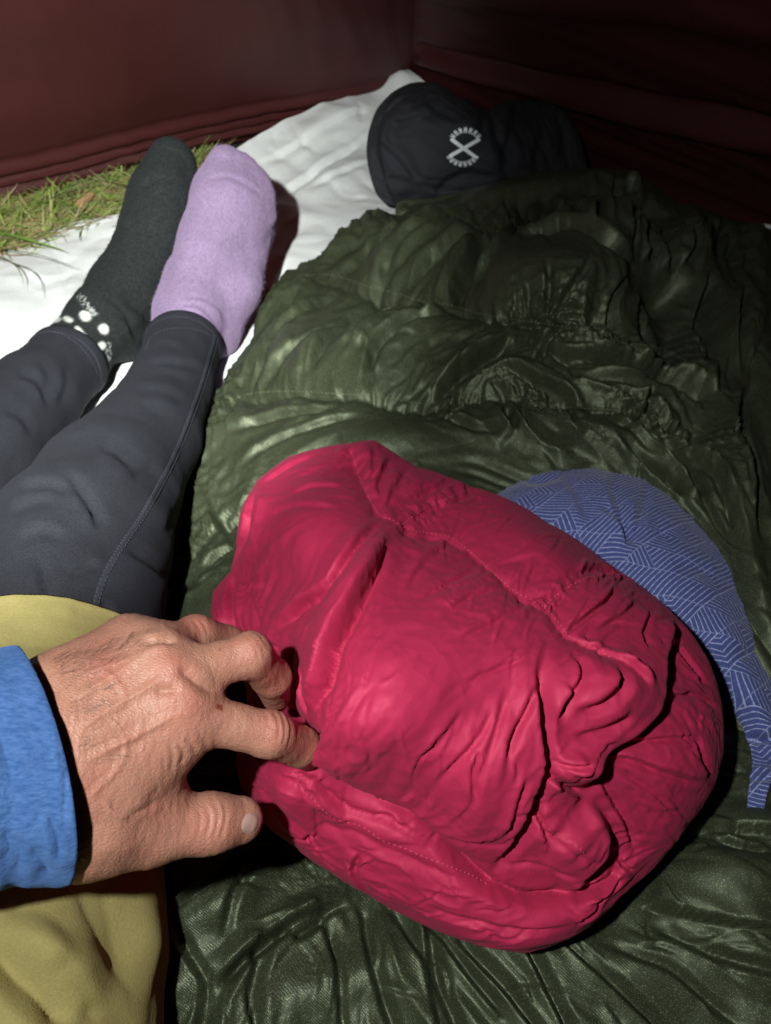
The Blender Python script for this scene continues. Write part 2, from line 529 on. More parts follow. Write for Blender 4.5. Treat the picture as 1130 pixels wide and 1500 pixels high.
# ------------------------------------------------------------------ materials
class NT:
    def __init__(self, name):
        self.m = bpy.data.materials.new(name); self.m.use_nodes = True
        self.t = self.m.node_tree; self.b = self.t.nodes["Principled BSDF"]
    def n(self, kind, **kw):
        x = self.t.nodes.new(kind)
        for k, v in kw.items(): setattr(x, k, v)
        return x
    def l(self, a, b): self.t.links.new(a, b)
    def set(self, x, **kw):
        for k, v in kw.items():
            s = x.inputs[k.replace('_', ' ')] if k.replace('_', ' ') in x.inputs else x.inputs[k]
            if hasattr(v, 'links') or isinstance(v, bpy.types.NodeSocket): self.l(v, s)
            else: s.default_value = v
    def math(self, op, a, b=None, c=None):
        x = self.n("ShaderNodeMath", operation=op)
        for i, v in enumerate((a, b, c)):
            if v is None: continue
            if isinstance(v, bpy.types.NodeSocket): self.l(v, x.inputs[i])
            else: x.inputs[i].default_value = v
        return x.outputs[0]
    def coord(self, what='Object', scale=None):
        tc = self.n("ShaderNodeTexCoord").outputs[what]
        if scale is None: return tc
        mp = self.n("ShaderNodeMapping"); self.l(tc, mp.inputs[0]); mp.inputs['Scale'].default_value = scale if hasattr(scale, '__len__') else (scale,) * 3
        return mp.outputs[0]
    def noise(self, co, scale, detail=3, rough=0.55, dist=0.0):
        x = self.n("ShaderNodeTexNoise"); self.l(co, x.inputs['Vector'])
        x.inputs['Scale'].default_value = scale; x.inputs['Detail'].default_value = detail
        x.inputs['Roughness'].default_value = rough; x.inputs['Distortion'].default_value = dist
        return x.outputs['Fac']
    def voro(self, co, scale, feature='DISTANCE_TO_EDGE', out='Distance', rand=1.0):
        x = self.n("ShaderNodeTexVoronoi", feature=feature); self.l(co, x.inputs['Vector'])
        x.inputs['Scale'].default_value = scale; x.inputs['Randomness'].default_value = rand
        return x.outputs[out]
    def ramp(self, f, stops):
        x = self.n("ShaderNodeValToRGB"); self.l(f, x.inputs[0])
        e = x.color_ramp.elements
        while len(e) < len(stops): e.new(0.5)
        for s, (p, c) in zip(e, stops):
            s.position = p; s.color = (c[0], c[1], c[2], 1) if hasattr(c, '__len__') else (c, c, c, 1)
        return x.outputs[0]
    def mix(self, f, a, b, mode='MIX'):
        x = self.n("ShaderNodeMix", data_type='RGBA', blend_type=mode)
        for s, v in ((x.inputs[0], f), (x.inputs[6], a), (x.inputs[7], b)):
            if isinstance(v, bpy.types.NodeSocket): self.l(v, s)
            elif hasattr(v, '__len__'): s.default_value = (*v[:3], 1)
            else: s.default_value = v
        return x.outputs[2]
    def bump(self, f, strength, dist, prev=None):
        x = self.n("ShaderNodeBump"); self.l(f, x.inputs['Height'])
        x.inputs['Strength'].default_value = strength; x.inputs['Distance'].default_value = dist
        if prev is not None: self.l(prev, x.inputs['Normal'])
        return x.outputs[0]
    def attr(self, name, out='Fac'):
        x = self.n("ShaderNodeAttribute"); x.attribute_name = name; return x.outputs[out]

def crumple(k, co, s):
    """height of finely crumpled film: facets between random creases at two sizes"""
    w = k.n("ShaderNodeTexNoise"); k.l(co, w.inputs['Vector']); w.inputs['Scale'].default_value = s * 0.7; w.inputs['Detail'].default_value = 2
    v = k.n("ShaderNodeVectorMath", operation='MULTIPLY_ADD'); k.l(w.outputs['Color'], v.inputs[0]); v.inputs[1].default_value = (0.35 / s * 2.2,) * 3; k.l(co, v.inputs[2])
    a = k.voro(v.outputs[0], s, 'F1'); b = k.voro(v.outputs[0], s * 2.3, 'F1')
    return k.math('MULTIPLY_ADD', b, 0.4, a)

def mat_nylon(name, col, col2, rough, spec, s, bump_mm, weave=0.0, sheen=0.0, sheen_col=(1, 1, 1), glint=0.0, satin=0.0):
    k = NT(name); co = k.coord()
    f = k.noise(co, 9, 2)
    c = k.mix(f, col, col2)
    w = k.n("ShaderNodeTexNoise"); k.l(co, w.inputs['Vector']); w.inputs['Scale'].default_value = s * 0.7; w.inputs['Detail'].default_value = 1
    v = k.n("ShaderNodeVectorMath", operation='MULTIPLY_ADD'); k.l(w.outputs['Color'], v.inputs[0]); v.inputs[1].default_value = (0.8 / s,) * 3; k.l(co, v.inputs[2])
    hgt = k.voro(v.outputs[0], s, 'F1')
    if weave:
        wv = k.n("ShaderNodeTexWave", wave_type='BANDS', bands_direction='DIAGONAL'); k.l(co, wv.inputs[0]); wv.inputs['Scale'].default_value = weave
        hgt = k.math('MULTIPLY_ADD', wv.outputs['Fac'], 0.10, hgt)
    nrm = k.bump(hgt, 0.5, bump_mm * 0.001)
    if glint:
        g = k.ramp(k.noise(co, 1500, 0), [(0.62, 0), (0.74, glint)])  # sparkle of the weave, painted into the base colour as pale flecks
        c = k.mix(g, c, (min(1, col2[0] * 6), min(1, col2[1] * 6), min(1, col2[2] * 6)))
    k.set(k.b, Base_Color=c, Normal=nrm)
    k.b.inputs['Roughness'].default_value = rough
    k.b.inputs['Metallic'].default_value = satin                     # the weave throws tinted light back towards its source
    k.b.inputs['Specular IOR Level'].default_value = spec
    k.b.inputs['Sheen Weight'].default_value = sheen
    k.b.inputs['Sheen Roughness'].default_value = 0.5
    k.b.inputs['Sheen Tint'].default_value = (*sheen_col, 1)
    return k.m
def mat_knit(name, col, col2, scale, bump_mm, rough=0.9, sheen=0.4, pat=None, patcol=None, stretch=(1, 1, 1), fleck=0.5):
    k = NT(name); co = k.coord(scale=stretch)
    f = k.noise(co, scale, 2, 0.65)
    c = k.mix(k.ramp(f, [(0.5 - fleck * 0.3, 0), (0.5 + fleck * 0.3, 1)]), col, col2)
    c = k.mix(k.ramp(k.noise(co, 25, 2), [(0.3, 0), (0.75, 0.35)]), c, tuple(x * 0.75 for x in col))
    if pat: c = k.mix(k.attr(pat), c, patcol)
    nrm = k.bump(f, 0.8, bump_mm * 0.001)
    k.set(k.b, Base_Color=c, Roughness=rough, Normal=nrm)
    k.b.inputs['Specular IOR Level'].default_value = 0.2
    k.b.inputs['Sheen Weight'].default_value = sheen; k.b.inputs['Sheen Roughness'].default_value = 0.6
    k.b.inputs['Sheen Tint'].default_value = (*[min(1, x * 2.5) for x in col2], 1)
    return k.m
def mat_plain(name, col, rough=0.6, spec=0.4, var=0.25, scale=40, bump=0.0):
    k = NT(name); co = k.coord()
    f = k.noise(co, scale, 4)
    c = k.mix(k.ramp(f, [(0.3, 0), (0.7, 1)]), tuple(x * (1 - var) for x in col), tuple(min(1, x * (1 + var)) for x in col))
    k.set(k.b, Base_Color=c, Roughness=rough)
    k.b.inputs['Specular IOR Level'].default_value = spec
    if bump: k.set(k.b, Normal=k.bump(f, 0.6, bump))
    return k.m
# ================================================================== THE SETTING
# ground under the shelter
k = NT("soil"); co = k.coord()
c = k.mix(k.ramp(k.noise(co, 14, 5), [(0.35, 0), (0.65, 1)]), (0.030, 0.022, 0.012), (0.055, 0.06, 0.02))
k.set(k.b, Base_Color=c, Roughness=0.95, Normal=k.bump(k.noise(co, 45, 5), 0.8, 0.01))
g = np.linspace(-1, 1, 61); g = np.sign(g) * np.abs(g) ** 3 * 40
GX, GY = np.meshgrid(g, g, indexing='ij')
GZ = -0.012 + 0.004 * noise(np.stack([GX * 3, GY * 3, GX * 0], -1))
tag(grid_obj("ground", np.stack([GX, GY, GZ], -1), k.m, flip=True), kind='structure')

# tent: pyramid shelter of four maroon panels
k = NT("tent_fabric"); co = k.coord()
c = k.mix(k.ramp(k.noise(co, 3, 4), [(0.3, 0), (0.7, 1)]), (0.044, 0.009, 0.0085), (0.056, 0.0125, 0.0115))
c = k.mix(k.math('MULTIPLY', k.ramp(k.noise(co, 900, 2), [(0.45, 0), (0.7, 1)]), 0.35), c, (0.075, 0.02, 0.018))
nrm = k.bump(k.noise(co, 420, 3), 0.5, 0.0004)
nrm = k.bump(crumple(k, co, 22), 0.25, 0.0015, nrm)
k.set(k.b, Base_Color=c, Roughness=0.6, Normal=nrm); k.b.inputs['Specular IOR Level'].default_value = 0.22
M_TENT = k.m
C0 = np.array([0.06, 1.894, 0.0]); d1 = np.array([-0.81, -0.586, 0]); d2 = np.array([0.664, -0.748, 0])
C1, C2 = C0 + 2.6 * d1, C0 + 2.6 * d2; C3 = C1 + C2 - C0
APEX = np.array([0.02, 0.16, 1.5])
tent = empty("tent", tuple((C0 + C3) / 2))
tag(tent, "dark maroon shelter walls meeting in a corner behind the black sack", "tent")
def panel(ca, cb, kind, n=170, m=260):
    v = np.linspace(0, 1, n)[:, None, None]; v = v ** 1.6; u = np.linspace(0, 1, m)[None, :, None]
    base = ca + (cb - ca) * u
    P = base + (APEX - base) * v
    N = np.cross(cb - ca, APEX - ca); N /= np.linalg.norm(N)
    if N @ ((C0 + C3) / 2 + np.array([0, 0, 0.3]) - ca) < 0: N = -N            # inward
    s = (v * np.linalg.norm(APEX - (ca + cb) / 2))[..., 0] + 0 * u[..., 0]
    L = np.linalg.norm(cb - ca); U = (u[..., 0] + 0 * v[..., 0]) * L
    sag = 0.05 * np.sin(np.pi * np.clip(u[..., 0], 0, 1)) * np.sin(np.pi * np.clip(v[..., 0] ** 0.7, 0, 1))
    h = -sag
    if kind == 'left':                                                            # loose hem folded over itself along the ground
        fade = 0.45 + 0.55 * smooth01((U - 0.3) / 1.0)
        wv = 0.006 * noise(np.stack([U * 3.5, s * 2, U * 0], -1)) + 0.012 * U
        for (s0, w, a) in ((0.018, 0.007, 0.016), (0.040, 0.007, 0.012), (0.068, 0.012, 0.009)):
            q = s - s0 - wv
            h = h + a * fade * np.exp(-(q / w) ** 2)
            h = h - 0.35 * a * fade * np.exp(-((q - 1.7 * w) / (0.5 * w)) ** 2)
        h = h + 0.010 * fbm(np.stack([U * 1.6, s * 2.5, U * 0 + 3], -1), 3) + 0.0025 * noise(np.stack([U * 26 + s * 4, s * 7, U * 0 + 8], -1))
    else:
        h = h + 0.016 * noise(np.stack([U * 1.3, s * 9 + 0.8 * U, U * 0 + 5], -1)) + 0.006 * noise(np.stack([U * 3, s * 34 + 5 * U, U * 0 + 9], -1))
        q = s - 0.17 - 0.02 * U - 0.008 * noise(np.stack([U * 4, U * 0, U * 0], -1))
        h = h + 0.020 * np.exp(-(q / 0.017) ** 2) - 0.012 * np.exp(-((q - 0.035) / 0.010) ** 2)
        q = s - 0.36 - 0.05 * U
        h = h + 0.012 * np.exp(-(q / 0.03) ** 2)
    edge = smooth01(np.minimum(u[..., 0], 1 - u[..., 0]) * L / 0.03 + 0 * s)
    P = P + (h * edge)[..., None] * N
    o = grid_obj("wall_panel", P, M_TENT); adopt(o, tent)
    return P
PL = panel(C1, C0, 'left'); panel(C0, C2, 'right'); panel(C2, C3, 'other', 30, 40); panel(C3, C1, 'other', 30, 40)
# white groundsheet
k = NT("groundsheet_film"); co = k.coord()
c = k.mix(k.ramp(k.noise(co, 260, 3, 0.7), [(0.35, 0), (0.75, 1)]), (0.80, 0.82, 0.80), (0.70, 0.73, 0.71))
c = k.mix(k.ramp(k.noise(co, 7, 4), [(0.5, 0), (0.8, 0.25)]), c, (0.55, 0.56, 0.50))
nrm = k.bump(crumple(k, co, 14), 0.35, 0.004)
k.set(k.b, Base_Color=c, Roughness=0.55, Normal=nrm); k.b.inputs['Specular IOR Level'].default_value = 0.35
far = [(-420, 520, 0), (-150, 420, 0), (0, 364, .002), (60, 347, .004), (130, 331, .006), (200, 316, .01), (290, 272, .02), (360, 213, .045), (440, 172, .055),
       (540, 140, .06), (586, 110, .09), (612, 118, .09), (660, 150, .07), (800, 225, .03), (960, 310, .0), (1060, 350, .0), (1092, 338, .02), (1130, 338, .03), (1260, 380, .0)]
row = np.array([at(a, b, c_) for a, b, c_ in far])
n, m = 300, 420
top = lattice(row[None].repeat(2, 0), 2, m)[0]
near = np.stack([np.linspace(-1.0, 0.8, m), np.full(m, 0.12), np.zeros(m)], -1)
t = np.linspace(0, 1, n)[:, None, None] ** 1.2
P = top[None] * (1 - t) + near[None] * t
P[..., 2] = top[None, :, 2] * np.clip(1 - t[..., 0] * 5, 0, 1) ** 2
PX, PY, PT = proj(P)
D = np.zeros((n, m))
for pts, w, d in (([(400, 300), (455, 262), (505, 228), (540, 205)], 6, .026), ([(450, 285), (500, 262), (550, 238)], 5, .012), ([(370, 250), (430, 225), (500, 190), (560, 165)], 8, .012),
                  ([(425, 178), (438, 210), (470, 235)], 5, .008), ([(480, 268), (505, 290), (545, 292)], 4, .008), ([(520, 150), (530, 190), (500, 225)], 6, .010), ([(400, 195), (405, 225)], 4, .006),
                  ([(20, 400), (70, 420), (120, 400)], 9, .006), ([(100, 600), (150, 560), (190, 535)], 6, .006), ([(60, 350), (90, 390), (95, 440)], 7, .005), ([(345, 500), (385, 440), (430, 380)], 6, .008)):
    crease(D, PX, PY, pts, w * .6, d * .3, fold=True)
lump(D, PX, PY, 478, 272, 30, 18, -30, .012); lump(D, PX, PY, 480, 190, 60, 26, -25, .016); lump(D, PX, PY, 525, 255, 24, 24, 0, .010); lump(D, PX, PY, 585, 125, 20, 14, 0, .02)
nz = 0.004 * fbm(np.stack([P[..., 0] * 4, P[..., 1] * 4, P[..., 2] * 0], -1), 2) + 0.0028 * np.abs(noise(np.stack([P[..., 0] * 8 + P[..., 1] * 5, P[..., 1] * 9 - P[..., 0] * 3, P[..., 2] * 0 + 4], -1))) - 0.0010 * np.abs(noise(np.stack([P[..., 0] * 24, P[..., 1] * 20, P[..., 2] * 0 + 7], -1)))
nz = nz + 0.0045 * tri(2.2 * fbm(np.stack([P[..., 0] * 4 + P[..., 1] * 2, P[..., 1] * 5, P[..., 2] * 0 + 11], -1), 2)) * smooth01(1.2 + noise(P * 3)) + 0.0016 * tri(2.5 * noise(np.stack([P[..., 0] * 13, P[..., 1] * 11 + P[..., 0] * 4, P[..., 2] * 0 + 15], -1)))
P[..., 2] += nz - D + 0.006
P[..., 2] = np.maximum(P[..., 2], 0.001 + 0.002 * noise(P * 9))
tag(grid_obj("groundsheet", P, k.m), "crinkled white groundsheet spread under the feet and bedding", "groundsheet")

# grass pressed flat along the foot of the shelter wall, straw among it
k = NT("grass_blades"); k.set(k.b, Base_Color=k.attr("tint", 'Color'), Roughness=0.55)
k.b.inputs['Specular IOR Level'].default_value = 0.3
def blades(cnt, sampler, lo, hi, wid, tints, flat, seed, dirs=None):
    r = np.random.default_rng(seed); V, F, T = [], [], []
    for q in range(cnt):
        p, az = sampler(r)
        L = r.uniform(lo, hi); w = wid * r.uniform(0.6, 1.3); el = math.radians(r.uniform(*flat))
        d = np.array([math.cos(az), math.sin(az), 0]); side = np.array([-d[1], d[0], 0]); curl = r.uniform(-0.5, 0.9); yaw = r.uniform(-0.6, 0.6)
        c = np.array(tints[r.integers(len(tints))]) * r.uniform(0.7, 1.25); o = len(V); x = np.array(p, float)
        for s in range(6):
            f = s / 5; ww = w * (1 - f ** 2) + 0.0002
            V += [x - side * ww / 2, x + np.array([0, 0, ww * 0.25]), x + side * ww / 2]; T += [c * (0.85 + 0.3 * f)] * 3
            e = el - curl * f; a2 = az + yaw * f
            x = x + L / 5 * np.array([math.cos(a2) * math.cos(e), math.sin(a2) * math.cos(e), math.sin(e)]); x[2] = max(x[2], 0.002)
        for s in range(5):
            for j in range(2): F.append((o + s * 3 + j, o + s * 3 + j + 1, o + s * 3 + j + 4, o + s * 3 + j + 3))
    return V, F, T
GREEN = [(.21, .30, .06), (.27, .36, .08), (.14, .20, .05), (.34, .38, .14)]; STRAW = [(.45, .35, .18), (.36, .25, .12), (.50, .42, .25), (.30, .16, .07)]
def strip(r):
    px = r.uniform(-160, 215) if r.random() < .9 else r.uniform(270, 312); f = r.uniform(0, 1)
    yb = np.interp(px, [-160, 0, 60, 130, 200, 290, 372], [425, 372, 352, 336, 321, 278, 205]); yt = np.interp(px, [-160, 0, 130, 290, 372], [345, 302, 266, 226, 190])
    return at(px, yt + (yb - yt) * f, r.uniform(-0.004, 0.012)), r.normal(0.55, 0.8) + (math.pi if r.random() < 0.4 else 0)
Vs, Fs, Ts = [], [], []
for a in (blades(2300, strip, 0.03, 0.09, 0.0034, GREEN, (0, 32), 1), blades(1300, strip, 0.03, 0.10, 0.0028, STRAW, (-2, 26), 2)):
    o = len(Vs); Vs += a[0]; Ts += a[2]; Fs += [tuple(i + o for i in f) for f in a[1]]
def stray(pts, w, col):
    """a blade that reaches out over the groundsheet"""
    c = catmull(np.array([at(a, b, z) for a, b, z in pts]), 5); o = len(Vs)
    for i, p in enumerate(c):
        f = i / (len(c) - 1); d = c[min(i + 1, len(c) - 1)] - c[max(i - 1, 0)]; sd = np.array([-d[1], d[0], 0]); sd /= np.linalg.norm(sd) + 1e-9
        ww = w * (1 - f ** 2) + 0.0003
        Vs.extend([p - sd * ww / 2, p + np.array([0, 0, ww * .3]), p + sd * ww / 2]); Ts.extend([np.array(col)] * 3)
        if i:
            for j in range(2): Fs.append((o + (i - 1) * 3 + j, o + (i - 1) * 3 + j + 1, o + i * 3 + j + 1, o + i * 3 + j))
stray([(-25, 335, .01), (10, 342, .03), (45, 352, .035), (80, 362, .03), (102, 371, .02)], .006, (.16, .30, .05))
stray([(-30, 360, .01), (15, 366, .03), (60, 374, .04), (100, 388, .035), (124, 397, .02)], .0022, (.09, .12, .05))
stray([(-20, 372, .02), (5, 378, .04), (22, 388, .045), (32, 404, .04), (37, 425, .02)], .0022, (.10, .13, .05))
stray([(20, 385, .03), (45, 395, .03), (60, 412, .02), (66, 436, .01)], .0016, (.12, .14, .07))
stray([(70, 290, .02), (105, 272, .06), (140, 264, .07), (170, 268, .05)], .005, (.08, .14, .04))
stray([(60, 300, .02), (90, 283, .05), (120, 276, .06), (150, 280, .045)], .004, (.14, .20, .06))
stray([(150, 262, .05), (185, 268, .06), (215, 280, .03)], .004, (.12, .17, .05))
tag(mesh_obj("grass", Vs, Fs, k.m, attr={"tint": np.array(Ts)}), "flattened green grass and straw along the foot of the shelter wall", "grass", kind='stuff')

# dry leaves lying in the grass
k = NT("dry_leaf_skin"); co = k.coord()
c = k.mix(k.ramp(k.noise(co, 55, 4), [(0.3, 0), (0.7, 1)]), (.42, .25, .12), (.30, .16, .07))
k.set(k.b, Base_Color=c, Roughness=0.7, Normal=k.bump(k.noise(co, 120, 3), .6, .002))
def leaf(px, py, z, L, az, label):
    n, m = 15, 9; V = []
    for i in range(n):
        f = i / (n - 1); w = 0.36 * L * math.sin(math.pi * min(1, f * 1.02 + 0.01)) ** 0.8 * (1 + 0.15 * math.sin(9 * f))
        for j in range(m):
            g_ = j / (m - 1) * 2 - 1
            V.append((f * L - L / 2, g_ * w, 0.25 * abs(g_) * w + 0.02 * L * math.sin(5 * f + 2 * g_) + 0.10 * L * f * f))
    o = mesh_obj("dry_leaf", V, [(i * m + j, (i + 1) * m + j, (i + 1) * m + j + 1, i * m + j + 1) for i in range(n - 1) for j in range(m - 1)], k.m)
    sd = o.modifiers.new("thickness", 'SOLIDIFY'); sd.thickness = 0.0006
    o.location = at(px, py, z); o.rotation_euler = (0.25, -0.3, az)
    tag(o, label, "leaf", "dry leaves in the grass by the shelter wall")
leaf(126, 294, .022, .038, 0.5, "orange brown dry leaf in the grass strip, left of the black sock")
leaf(292, 268, .035, .040, 1.2, "tan dry leaf showing between the toes of the two socks")
# ================================================================== SLEEPING BAG
M_QUILT = mat_nylon("olive_nylon", (0.047, 0.057, 0.030), (0.062, 0.073, 0.041), 0.50, 0.40, 80, 1.2, satin=0.46, weave=300, sheen=0.0, sheen_col=(.6, .7, .45), glint=0.35)
Q = [
 [(585, 303, .06), (640, 291, .095), (700, 273, .13), (780, 253, .155), (850, 244, .17), (930, 249, .17), (1000, 290, .15), (1062, 320, .125), (1130, 340, .10), (1260, 375, .06)],
 [(497, 345, .045), (560, 330, .085), (640, 318, .12), (720, 315, .15), (800, 310, .18), (880, 312, .19), (960, 332, .18), (1040, 365, .15), (1130, 400, .12), (1270, 430, .08)],
 [(432, 405, .04), (500, 405, .085), (590, 425, .12), (680, 435, .14), (760, 420, .175), (850, 408, .19), (930, 430, .16), (1030, 450, .14), (1130, 480, .12), (1280, 510, .08)],
 [(372, 480, .04), (450, 480, .085), (550, 500, .11), (650, 505, .13), (740, 500, .145), (840, 495, .16), (940, 515, .155), (1040, 530, .13), (1140, 570, .12), (1300, 600, .08)],
 [(328, 565, .04), (420, 573, .085), (530, 580, .11), (620, 590, .115), (720, 580, .12), (830, 597, .13), (930, 605, .135), (1030, 625, .13), (1140, 660, .12), (1320, 690, .09)],
 [(300, 660, .035), (400, 665, .07), (510, 680, .09), (610, 670, .10), (720, 665, .105), (830, 670, .11), (930, 690, .115), (1030, 710, .12), (1140, 760, .12), (1340, 790, .09)],
 [(272, 790, .035), (380, 800, .055), (500, 820, .07), (620, 820, .075), (730, 800, .08), (840, 800, .085), (940, 815, .09), (1040, 840, .10), (1140, 880, .11), (1360, 900, .09)],
 [(235, 920, .04), (350, 940, .055), (480, 950, .06), (610, 950, .06), (730, 950, .065), (840, 950, .07), (950, 960, .075), (1050, 975, .08), (1140, 1000, .09), (1380, 1020, .08)],
 [(225, 1100, .04), (320, 1110, .055), (460, 1110, .06), (600, 1110, .06), (730, 1110, .06), (850, 1110, .06), (960, 1110, .06), (1060, 1110, .06), (1150, 1120, .06), (1400, 1130, .06)],
 [(205, 1230, .07), (300, 1240, .085), (460, 1240, .07), (600, 1250, .065), (730, 1250, .06), (850, 1240, .06), (960, 1230, .065), (1060, 1225, .07), (1150, 1225, .07), (1420, 1230, .06)],
 [(205, 1350, .075), (300, 1350, .09), (460, 1360, .075), (600, 1360, .07), (730, 1360, .07), (850, 1350, .07), (960, 1340, .075), (1060, 1340, .08), (1160, 1340, .08), (1440, 1340, .06)],
 [(200, 1500, .075), (300, 1500, .09), (460, 1500, .075), (600, 1500, .07), (730, 1500, .07), (850, 1500, .07), (960, 1500, .07), (1060, 1500, .07), (1160, 1500, .07), (1450, 1500, .06)],
 [(190, 1680, .075), (300, 1680, .085), (460, 1680, .07), (600, 1680, .07), (730, 1680, .07), (850, 1680, .07), (960, 1680, .07), (1060, 1680, .07), (1160, 1680, .07), (1470, 1680, .06)],
]
C = np.array([[at(*p) for p in r] for r in Q])
back = C[0].copy(); back[:, 1] += 0.09; back[:, 2] = 0.012
mid = C[0].copy(); mid[:, 1] += 0.05; mid[:, 2] *= 0.78
C = np.concatenate([back[None], mid[None], C])
left = C[:, 0].copy(); left[:, 0] -= 0.004; left[:, 2] = 0.004
C = np.concatenate([left[:, None], C], 1)
n, m = 560, 440
P0 = lattice(C, n, m)
PX, PY, PT = proj(P0)
RX, RY = PX, PY
PX = RX + 5 * noise(P0 * 18) + 1.2 * noise(P0 * 60); PY = RY + 5 * noise(P0 * 18 + 40) + 1.2 * noise(P0 * 60 + 40)
D = np.zeros((n, m))
SEAMS = [[(340, 586), (367, 577), (413, 573), (468, 575), (530, 579), (569, 583), (620, 591), (655, 587), (694, 581), (757, 580), (803, 594), (852, 598), (913, 602), (966, 612), (1010, 622), (1060, 650)],
         [(440, 404), (487, 403), (538, 419), (585, 431), (616, 441), (659, 447), (709, 461), (752, 468), (784, 472), (825, 478), (871, 487), (913, 502), (959, 508), (1010, 530)],
         [(560, 310), (592, 306), (640, 311), (721, 318), (790, 300), (880, 285), (950, 290), (1010, 320)],
         [(310, 760), (360, 735), (430, 720), (520, 700)]]
hold = np.zeros((n, m))
for sm in SEAMS:
    crease(D, PX, PY, sm, 7, 0.006, taper=0.05, ridge=0.0)
    crease(D, PX, PY, sm, 40, 0.016, taper=0.05, ridge=0.0)
    s, t = polydist(PX, PY, catmull(sm, 5)); hold = np.maximum(hold, np.exp(-(s / 3.0) ** 2))
for cx, cy, rx, ry, a, h in ((814, 405, 85, 48, 5, .030), (560, 500, 120, 40, -20, .018), (430, 500, 60, 40, -40, .012), (600, 370, 90, 30, -25, .016), (700, 540, 80, 30, -20, .012),
                             (890, 500, 95, 14, 4, .022), (900, 335, 60, 30, 20, .022), (1000, 470, 40, 60, 0, -.03), (975, 425, 26, 20, 0, -.03), (1085, 480, 30, 60, 0, .02), (860, 640, 120, 30, 8, .02),
                             (560, 640, 120, 28, -8, .012), (1060, 700, 60, 60, 30, .015), (330, 1330, 60, 40, -30, .012), (520, 1430, 120, 40, -20, .010), (900, 1420, 150, 50, 15, .010), (1080, 1290, 90, 34, 10, .016)):
    lump(D, PX, PY, cx, cy, rx, ry, a, h)
for pts, w, d in (
    ([(713, 325), (705, 350), (695, 375), (678, 407), (659, 446)], 9, .030), ([(757, 258), (757, 316), (746, 362), (715, 400), (695, 425)], 7, .024), ([(740, 265), (742, 310), (730, 345)], 5, .014),
    ([(663, 452), (620, 475), (593, 489), (560, 520), (538, 548), (530, 572)], 6, .016), ([(752, 489), (720, 512), (694, 532), (655, 563), (620, 590)], 9, .024), ([(610, 442), (575, 455), (538, 470), (487, 505), (460, 545), (448, 567)], 6, .014),
    ([(554, 423), (520, 455), (476, 493), (425, 520), (378, 571)], 6, .013), ([(500, 405), (456, 450), (420, 480), (398, 505), (363, 563)], 6, .012), ([(455, 415), (420, 450), (385, 500), (352, 560)], 5, .009),
    ([(612, 318), (575, 335), (538, 353), (491, 396)], 6, .013), ([(660, 316), (625, 340), (592, 365), (546, 411)], 6, .014), ([(709, 333), (670, 358), (631, 384), (589, 423)], 6, .016), ([(560, 322), (520, 345), (470, 385)], 5, .008),
    ([(749, 365), (795, 345), (841, 346), (871, 373), (905, 392), (940, 400)], 6, .018), ([(879, 297), (872, 325), (867, 358)], 7, .022), ([(943, 316), (946, 350), (959, 384)], 6, .020), ([(974, 305), (972, 335), (978, 369), (993, 404)], 6, .020),
    ([(835, 275), (815, 300), (800, 335)], 5, .013), ([(800, 270), (785, 300), (775, 335)], 5, .013), ([(910, 300), (915, 340), (920, 370)], 5, .012), ([(1000, 330), (1010, 370), (1000, 400)], 6, .013),
    ([(780, 535), (800, 508), (825, 487)], 5, .012), ([(800, 528), (883, 529), (950, 535), (1004, 556), (1061, 605)], 8, .026), ([(805, 405), (808, 430), (800, 462)], 5, .014), ([(860, 400), (840, 430), (800, 475)], 4, .010), ([(900, 410), (890, 450), (905, 490)], 5, .012),
    ([(780, 425), (772, 445), (775, 465)], 4, .010), ([(930, 420), (940, 460), (955, 500)], 5, .014), ([(1040, 400), (1030, 460), (1040, 520)], 8, .018), ([(1090, 420), (1075, 480), (1090, 560)], 7, .014), ([(1110, 560), (1080, 620), (1100, 700), (1120, 800)], 9, .022),
    ([(740, 590), (745, 620), (760, 640)], 8, .022), ([(760, 590), (770, 625), (800, 650), (850, 665)], 7, .018), ([(830, 600), (840, 630), (860, 650)], 5, .012), ([(950, 560), (955, 590), (940, 600)], 6, .014), ([(960, 640), (1000, 680), (1040, 740)], 8, .016), ([(900, 640), (960, 690), (1010, 730)], 6, .012), ([(640, 600), (700, 625), (750, 640)], 6, .010),
    ([(330, 640), (380, 615), (440, 600), (500, 595)], 5, .009), ([(340, 690), (400, 650), (470, 620), (540, 605)], 5, .008), ([(300, 780), (340, 745), (380, 720)], 5, .009), ([(295, 830), (320, 810), (345, 800)], 4, .008), ([(290, 860), (310, 850), (340, 850)], 4, .006),
    ([(416, 1240), (380, 1252), (347, 1270), (305, 1300), (277, 1319), (250, 1345)], 6, .012), ([(515, 1314), (470, 1335), (421, 1359), (385, 1385), (362, 1403), (335, 1430), (307, 1453)], 8, .018), ([(480, 1340), (440, 1365), (425, 1375)], 9, .014), ([(490, 1395), (497, 1415), (500, 1465)], 5, .010), ([(385, 1260), (350, 1300), (335, 1350), (325, 1380)], 8, .008),
    ([(540, 1375), (550, 1420), (570, 1480)], 6, .010), ([(600, 1370), (625, 1410), (640, 1470)], 6, .011), ([(630, 1376), (640, 1430), (661, 1482)], 6, .014), ([(651, 1376), (680, 1415), (711, 1452)], 5, .010), ([(696, 1397), (740, 1445), (787, 1505)], 6, .014), ([(777, 1397), (800, 1440), (837, 1505)], 6, .014), ([(837, 1387), (900, 1440), (974, 1505)], 6, .013),
    ([(940, 1400), (990, 1420), (1050, 1470)], 5, .008), ([(380, 1420), (375, 1460), (380, 1510)], 7, .008), ([(280, 1400), (300, 1440), (290, 1490)], 6, .008), ([(1040, 1230), (1080, 1245), (1130, 1250)], 6, .008), ([(1000, 1370), (1060, 1400), (1125, 1420)], 6, .009)):
